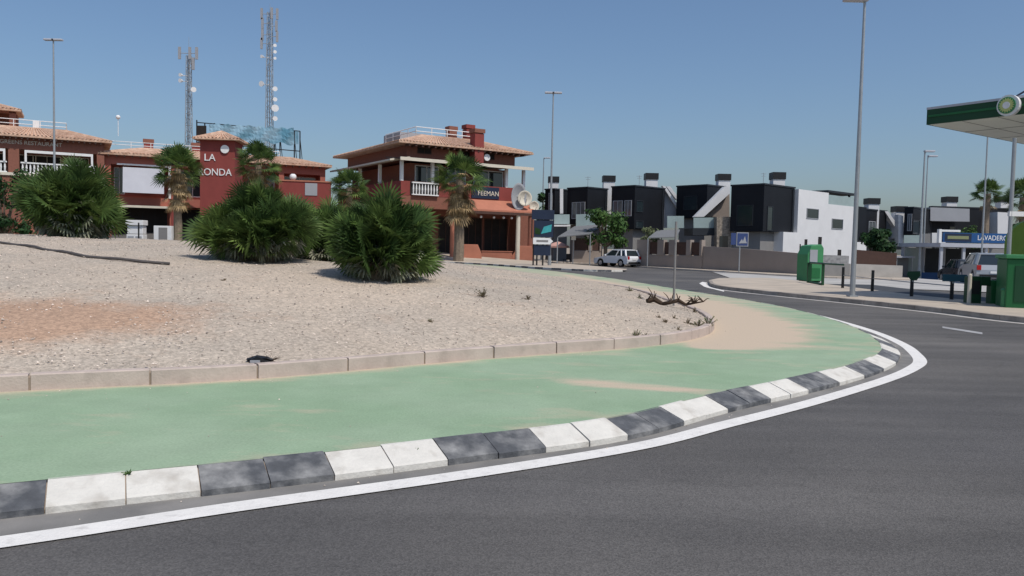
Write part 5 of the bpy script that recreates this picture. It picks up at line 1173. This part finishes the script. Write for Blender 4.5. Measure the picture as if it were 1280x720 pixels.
MB().loft(rings, True).build('canopy', M['pink'], t).modifiers.new('t', 'SOLIDIFY').thickness = .02; MB().cyl((0, 0, 0), (0, 0, 2.0), .03).build('pole', M['steel'], t); MB().cyl((0, 0, 0), (0, 0, .12), .3, .25, 12).build('base', M['black'], t)
def terrace_chair(x, y, rz, label):
    c_ = thing('terrace_chair', label, 'chair', (x, y, T(x, y)), rz, 'dark terrace chairs under the parasol')
    MB().bx(-.24, .24, -.24, .24, .42, .46).build('seat', M['black'], c_); MB().bx(-.24, .24, .2, .24, .46, .95).build('backrest', M['black'], c_)
    for sx_ in (-.21, .21):
        for sy_ in (-.21, .21): MB().cyl((sx_, sy_, 0), (sx_, sy_, .43), .018).build('leg', M['black'], c_)
    return c_
terrace_chair(v.x - .75, 70.4, .6, 'dark terrace chair left of the pink parasol pole'); terrace_chair(v.x + .8, 70.5, -.7, 'dark terrace chair right of the pink parasol pole')

# ------------------------------------------------------------------ debris, weeds and the pipe on the gravel
def gz(x, y): return Mz(x, y)
pp = [GM(-25, 303), GM(20, 307), GM(55, 313), GM(95, 320), GM(140, 326), GM(180, 329), GM(212, 331)]
pth = resample(catmull([Vector((p.x, p.y, 0)) for p in pp], False), .5)
o_ = MB().tube([Vector((p.x, p.y, gz(p.x, p.y) + .03 + .015 * math.sin(i * 1.7))) for i, p in enumerate(pth)], .028, 7).build('irrigation_pipe', M['pipe']); tag(o_, 'long dark irrigation pipe snaking over the gravel below the left bush', 'pipe')
b = GM(826, 381); random.seed(77); m = MB(); L_ = wpx(68, b.y)
trunkp = [Vector((L_ * k / 7 * .98, -.25 * k / 7 + .08 * math.sin(k * 1.6), .05 + .05 * math.sin(k * 2.1))) for k in range(8)]
m.tube(trunkp, [.05, .065, .045, .04, .045, .03, .02, .012], 7); t = thing('dead_branch', 'dark dry branch lying across the tip of the gravel by the thin post', 'branch', b + Vector((-.3, 0, .02)), R(-4)); mst = m
for k in range(26):
    p0 = trunkp[random.randint(0, 7)]; m = mst; d = Vector((random.uniform(-1, 1), random.uniform(-1, 1), random.uniform(.1, .9))).normalized(); m.tube([p0, p0 + d * .15 + Vector((0, 0, .03)), p0 + d * random.uniform(.15, .3)], [.014, .009, .004], 5)
mst.build('stem', M['branch'], t)
b = GM(325, 455); t = thing('plastic_scrap', 'crumpled black plastic scrap with a pale patch near the inner kerb', 'litter', b); random.seed(5)
rings = []
for k in range(6):
    rings.append([Vector((-.19 + .38 * k / 5, (.10 * math.sin(math.pi * (k + .6) / 6.2)) * math.cos(a_ * .7854) + random.uniform(-.03, .03), .05 + (.07 * math.sin(math.pi * (k + .6) / 6.2)) * math.sin(a_ * .7854) + random.uniform(-.02, .02))) for a_ in range(8)])
t.scale = (.7, .7, .7); MB().loft(rings, True, 0, True).build('wrap', M['black'], t); MB().box((-.04, -.1, .05), (.14, .02, .035), .2).build('pale_patch', M['palegrey'], t)
m = MB()
for k in range(14):
    d = Vector((random.uniform(-1, 1), random.uniform(-.6, .6), random.uniform(.2, .9))).normalized(); m.tube([(0.12, 0, .03), d * .12 + Vector((.15, 0, .02)), d * .2 + Vector((.15, 0, 0))], [.004, .003, .001], 4)
m.build('dry_stems', M['branch'], t)
def weed(p, h_, seed, label, lm, blades=26, group='weeds on the gravel and path edge'):
    h_ *= .58
    random.seed(seed); t = thing('weed', label, 'weed', p - Vector((0, 0, .02)), random.random() * 6, group); m = MB(); st = MB()
    for k in range(blades):
        d = sph(random.random() * 6.28, R(random.uniform(15, 85))); l_ = h_ * random.uniform(.5, 1.1); tip = d * l_; mid = d * l_ * .55 + Vector((0, 0, .08 * h_)); s_ = d.cross(Vector((0, 0, 1))).normalized() * h_ * .05
        st.tube([(0, 0, 0), mid, tip], [.006, .005, .002], 4)
        for q in (mid, tip, mid.lerp(tip, .5)):
            w_ = h_ * random.uniform(.07, .14); nn = Vector((random.uniform(-1, 1), random.uniform(-1, 1), random.uniform(-1, 1))).normalized(); u_ = nn.orthogonal().normalized(); v_ = nn.cross(u_)
            m.add([q - u_ * w_, q + v_ * w_ * .5, q + u_ * w_, q - v_ * w_ * .5], [(0, 1, 2, 3)])
    st.build('stems', lm if lm is M['leaf'] else M['drystem'], t, fix=False); m.build('leaves', lm, t, fix=False); return t
for i, (px, py, h_, lab, lm) in enumerate([
    (885, 408, .34, 'tallest greenish weed in the rounded tip of the gravel kerb', 'leafpale'), (873, 408, .25, 'grey green weed left of the tallest weed at the gravel tip', 'leafpale'), (795, 421, .2, 'olive weed touching the inner kerb front edge', 'leafpale'),
    (808, 421, .14, 'small weed just right of the olive weed at the kerb', 'leafpale'), (848, 413, .14, 'dark tuft near the kerb between the olive and the tall weed', 'dryweed'), (860, 405, .2, 'brown dry tuft in the middle of the weedy gravel tip', 'dryweed'),
    (832, 403, .14, 'dark low tuft below the dead branch', 'dryweed'), (843, 398, .13, 'small dark tuft under the right part of the dead branch', 'dryweed'), (823, 397, .12, 'small brown tuft under the left part of the dead branch', 'dryweed'),
    (868, 390, .2, 'brushy dry tuft at the right end of the dead branch', 'dryweed'), (538, 404, .16, 'pale dry tuft alone on the gravel below the largest bush', 'leafpale'), (604, 371, .3, 'twin stemmed dry tuft on the gravel right of the largest bush', 'dryweed'),
    (660, 374, .16, 'flat dry tuft on the gravel under the traffic panel', 'dryweed'), (787, 364, .25, 'straggling weed at the back edge of the gravel before the road', 'leafpale'), (800, 373, .2, 'thin weed at the back edge beside the straggling weed', 'leafpale'), (280, 352, .13, 'flat dark scrap of weed alone on the gravel below the second bush', 'dryweed')]):
    weed(GM(px, py), h_, 100 + i, lab, M[lm])
def GP(px, py): return march(px, py, lambda x, y: PATH_Z)
weed(GP(161, 590), .075, 140, 'tiny green sprout behind the white kerb block at the lower left', M['leaf'], 10); weed(march(522, 562, lambda x, y: .1), .07, 141, 'tiny sprout in the joint between two white kerb blocks', M['leaf'], 10)

# stray grit swept off the mound onto the path and along the gutter
random.seed(99); m = MB()
def grit(x, y, z, r):
    a = random.random() * 6.28; ca, sa = math.cos(a), math.sin(a)
    vs = [(x + r * (u * ca - v_ * sa), y + r * (u * sa + v_ * ca), z + r * (w_ + .3)) for u, v_, w_ in ((1, 0, 0), (0, .75, 0), (-.9, .1, 0), (0, -.7, .1), (.1, .1, .62), (0, 0, -.3))]
    m.add(vs, [(0, 1, 4), (1, 2, 4), (2, 3, 4), (3, 0, 4), (1, 0, 5), (2, 1, 5), (3, 2, 5), (0, 3, 5)])
for k in range(2600):
    i = random.randrange(NA); t_ = ANG[i]; u = random.random()
    if u < .45: r_ = RI[i] + abs(random.gauss(0, .28))
    elif u < .7: r_ = RO[i] + random.uniform(.0, .3) * random.random()
    else: r_ = RI[i] + random.random() * (RB[i] - RI[i])
    p_ = CEN + Vector((math.cos(t_), math.sin(t_))) * r_
    if p_.y > 26 or p_.x < -9: continue
    if RB[i] - .02 < r_ < RO[i] + .02: continue
    grit(p_.x, p_.y, PATH_Z if r_ < RB[i] else .004, random.choice((.004, .005, .007, .01)) * random.uniform(.7, 1.2))
o_ = m.build('gravel', stonem, fix=False); tag(o_, 'sparse grit strewn along the green path and the gutter', 'grit', kind='stuff')
# shop range: doors, meters, air conditioners and a cable make the front lived-in
def ac_unit(par, x, y, z):
    o_ = MB().bx(x, x + .85, y - .32, y - .02, z, z + .6).build('air_conditioner', M['white'], par, bevel=.02); MB().cyl((x + .3, y - .335, z + .3), (x + .3, y - .322, z + .3), .22, .22, 14).build('fan_grille', M['greywall'], o_)
ac_unit(shop, 10.2, 0.0, lv - .68); ac_unit(rest, L * .55, 2.2, lev + .1); ac_unit(bar, BL - 3.0, 1.5, zp0 + .15)
MB().bx(5.55, 6.1, -.05, -.005, -.3, lv - 1.0).build('door', M['red'], shop); MB().bx(9.6, 10.8, 0.03, .06, -.3, lv - .9).build('door', M['wood'], shop)
for H_, zz in ((h2, 4.6), (h3, 4.8), (h5, 4.7)):
    h_, p_, bz_, U_, V_, zb_, zt_2, _t = H_
    MB().cyl((U_ - .35, -.07, .2), (U_ - .35, -.07, zt_2 - .1), .045, .045, 6).build('drain_pipe', M['charcoal2'], h_)
    MB().cyl((U_ * .6, V_ * .6, zt_2), (U_ * .6, V_ * .6, zt_2 + 1.3), .025, .02, 5).cyl((U_ * .6 - .4, V_ * .6, zt_2 + 1.2), (U_ * .6 + .4, V_ * .6, zt_2 + 1.25), .018, .018, 5).cyl((U_ * .6 - .3, V_ * .6, zt_2 + 1.0), (U_ * .6 + .3, V_ * .6, zt_2 + 1.05), .018, .018, 5).build('roof_aerial', M['steel'], h_)
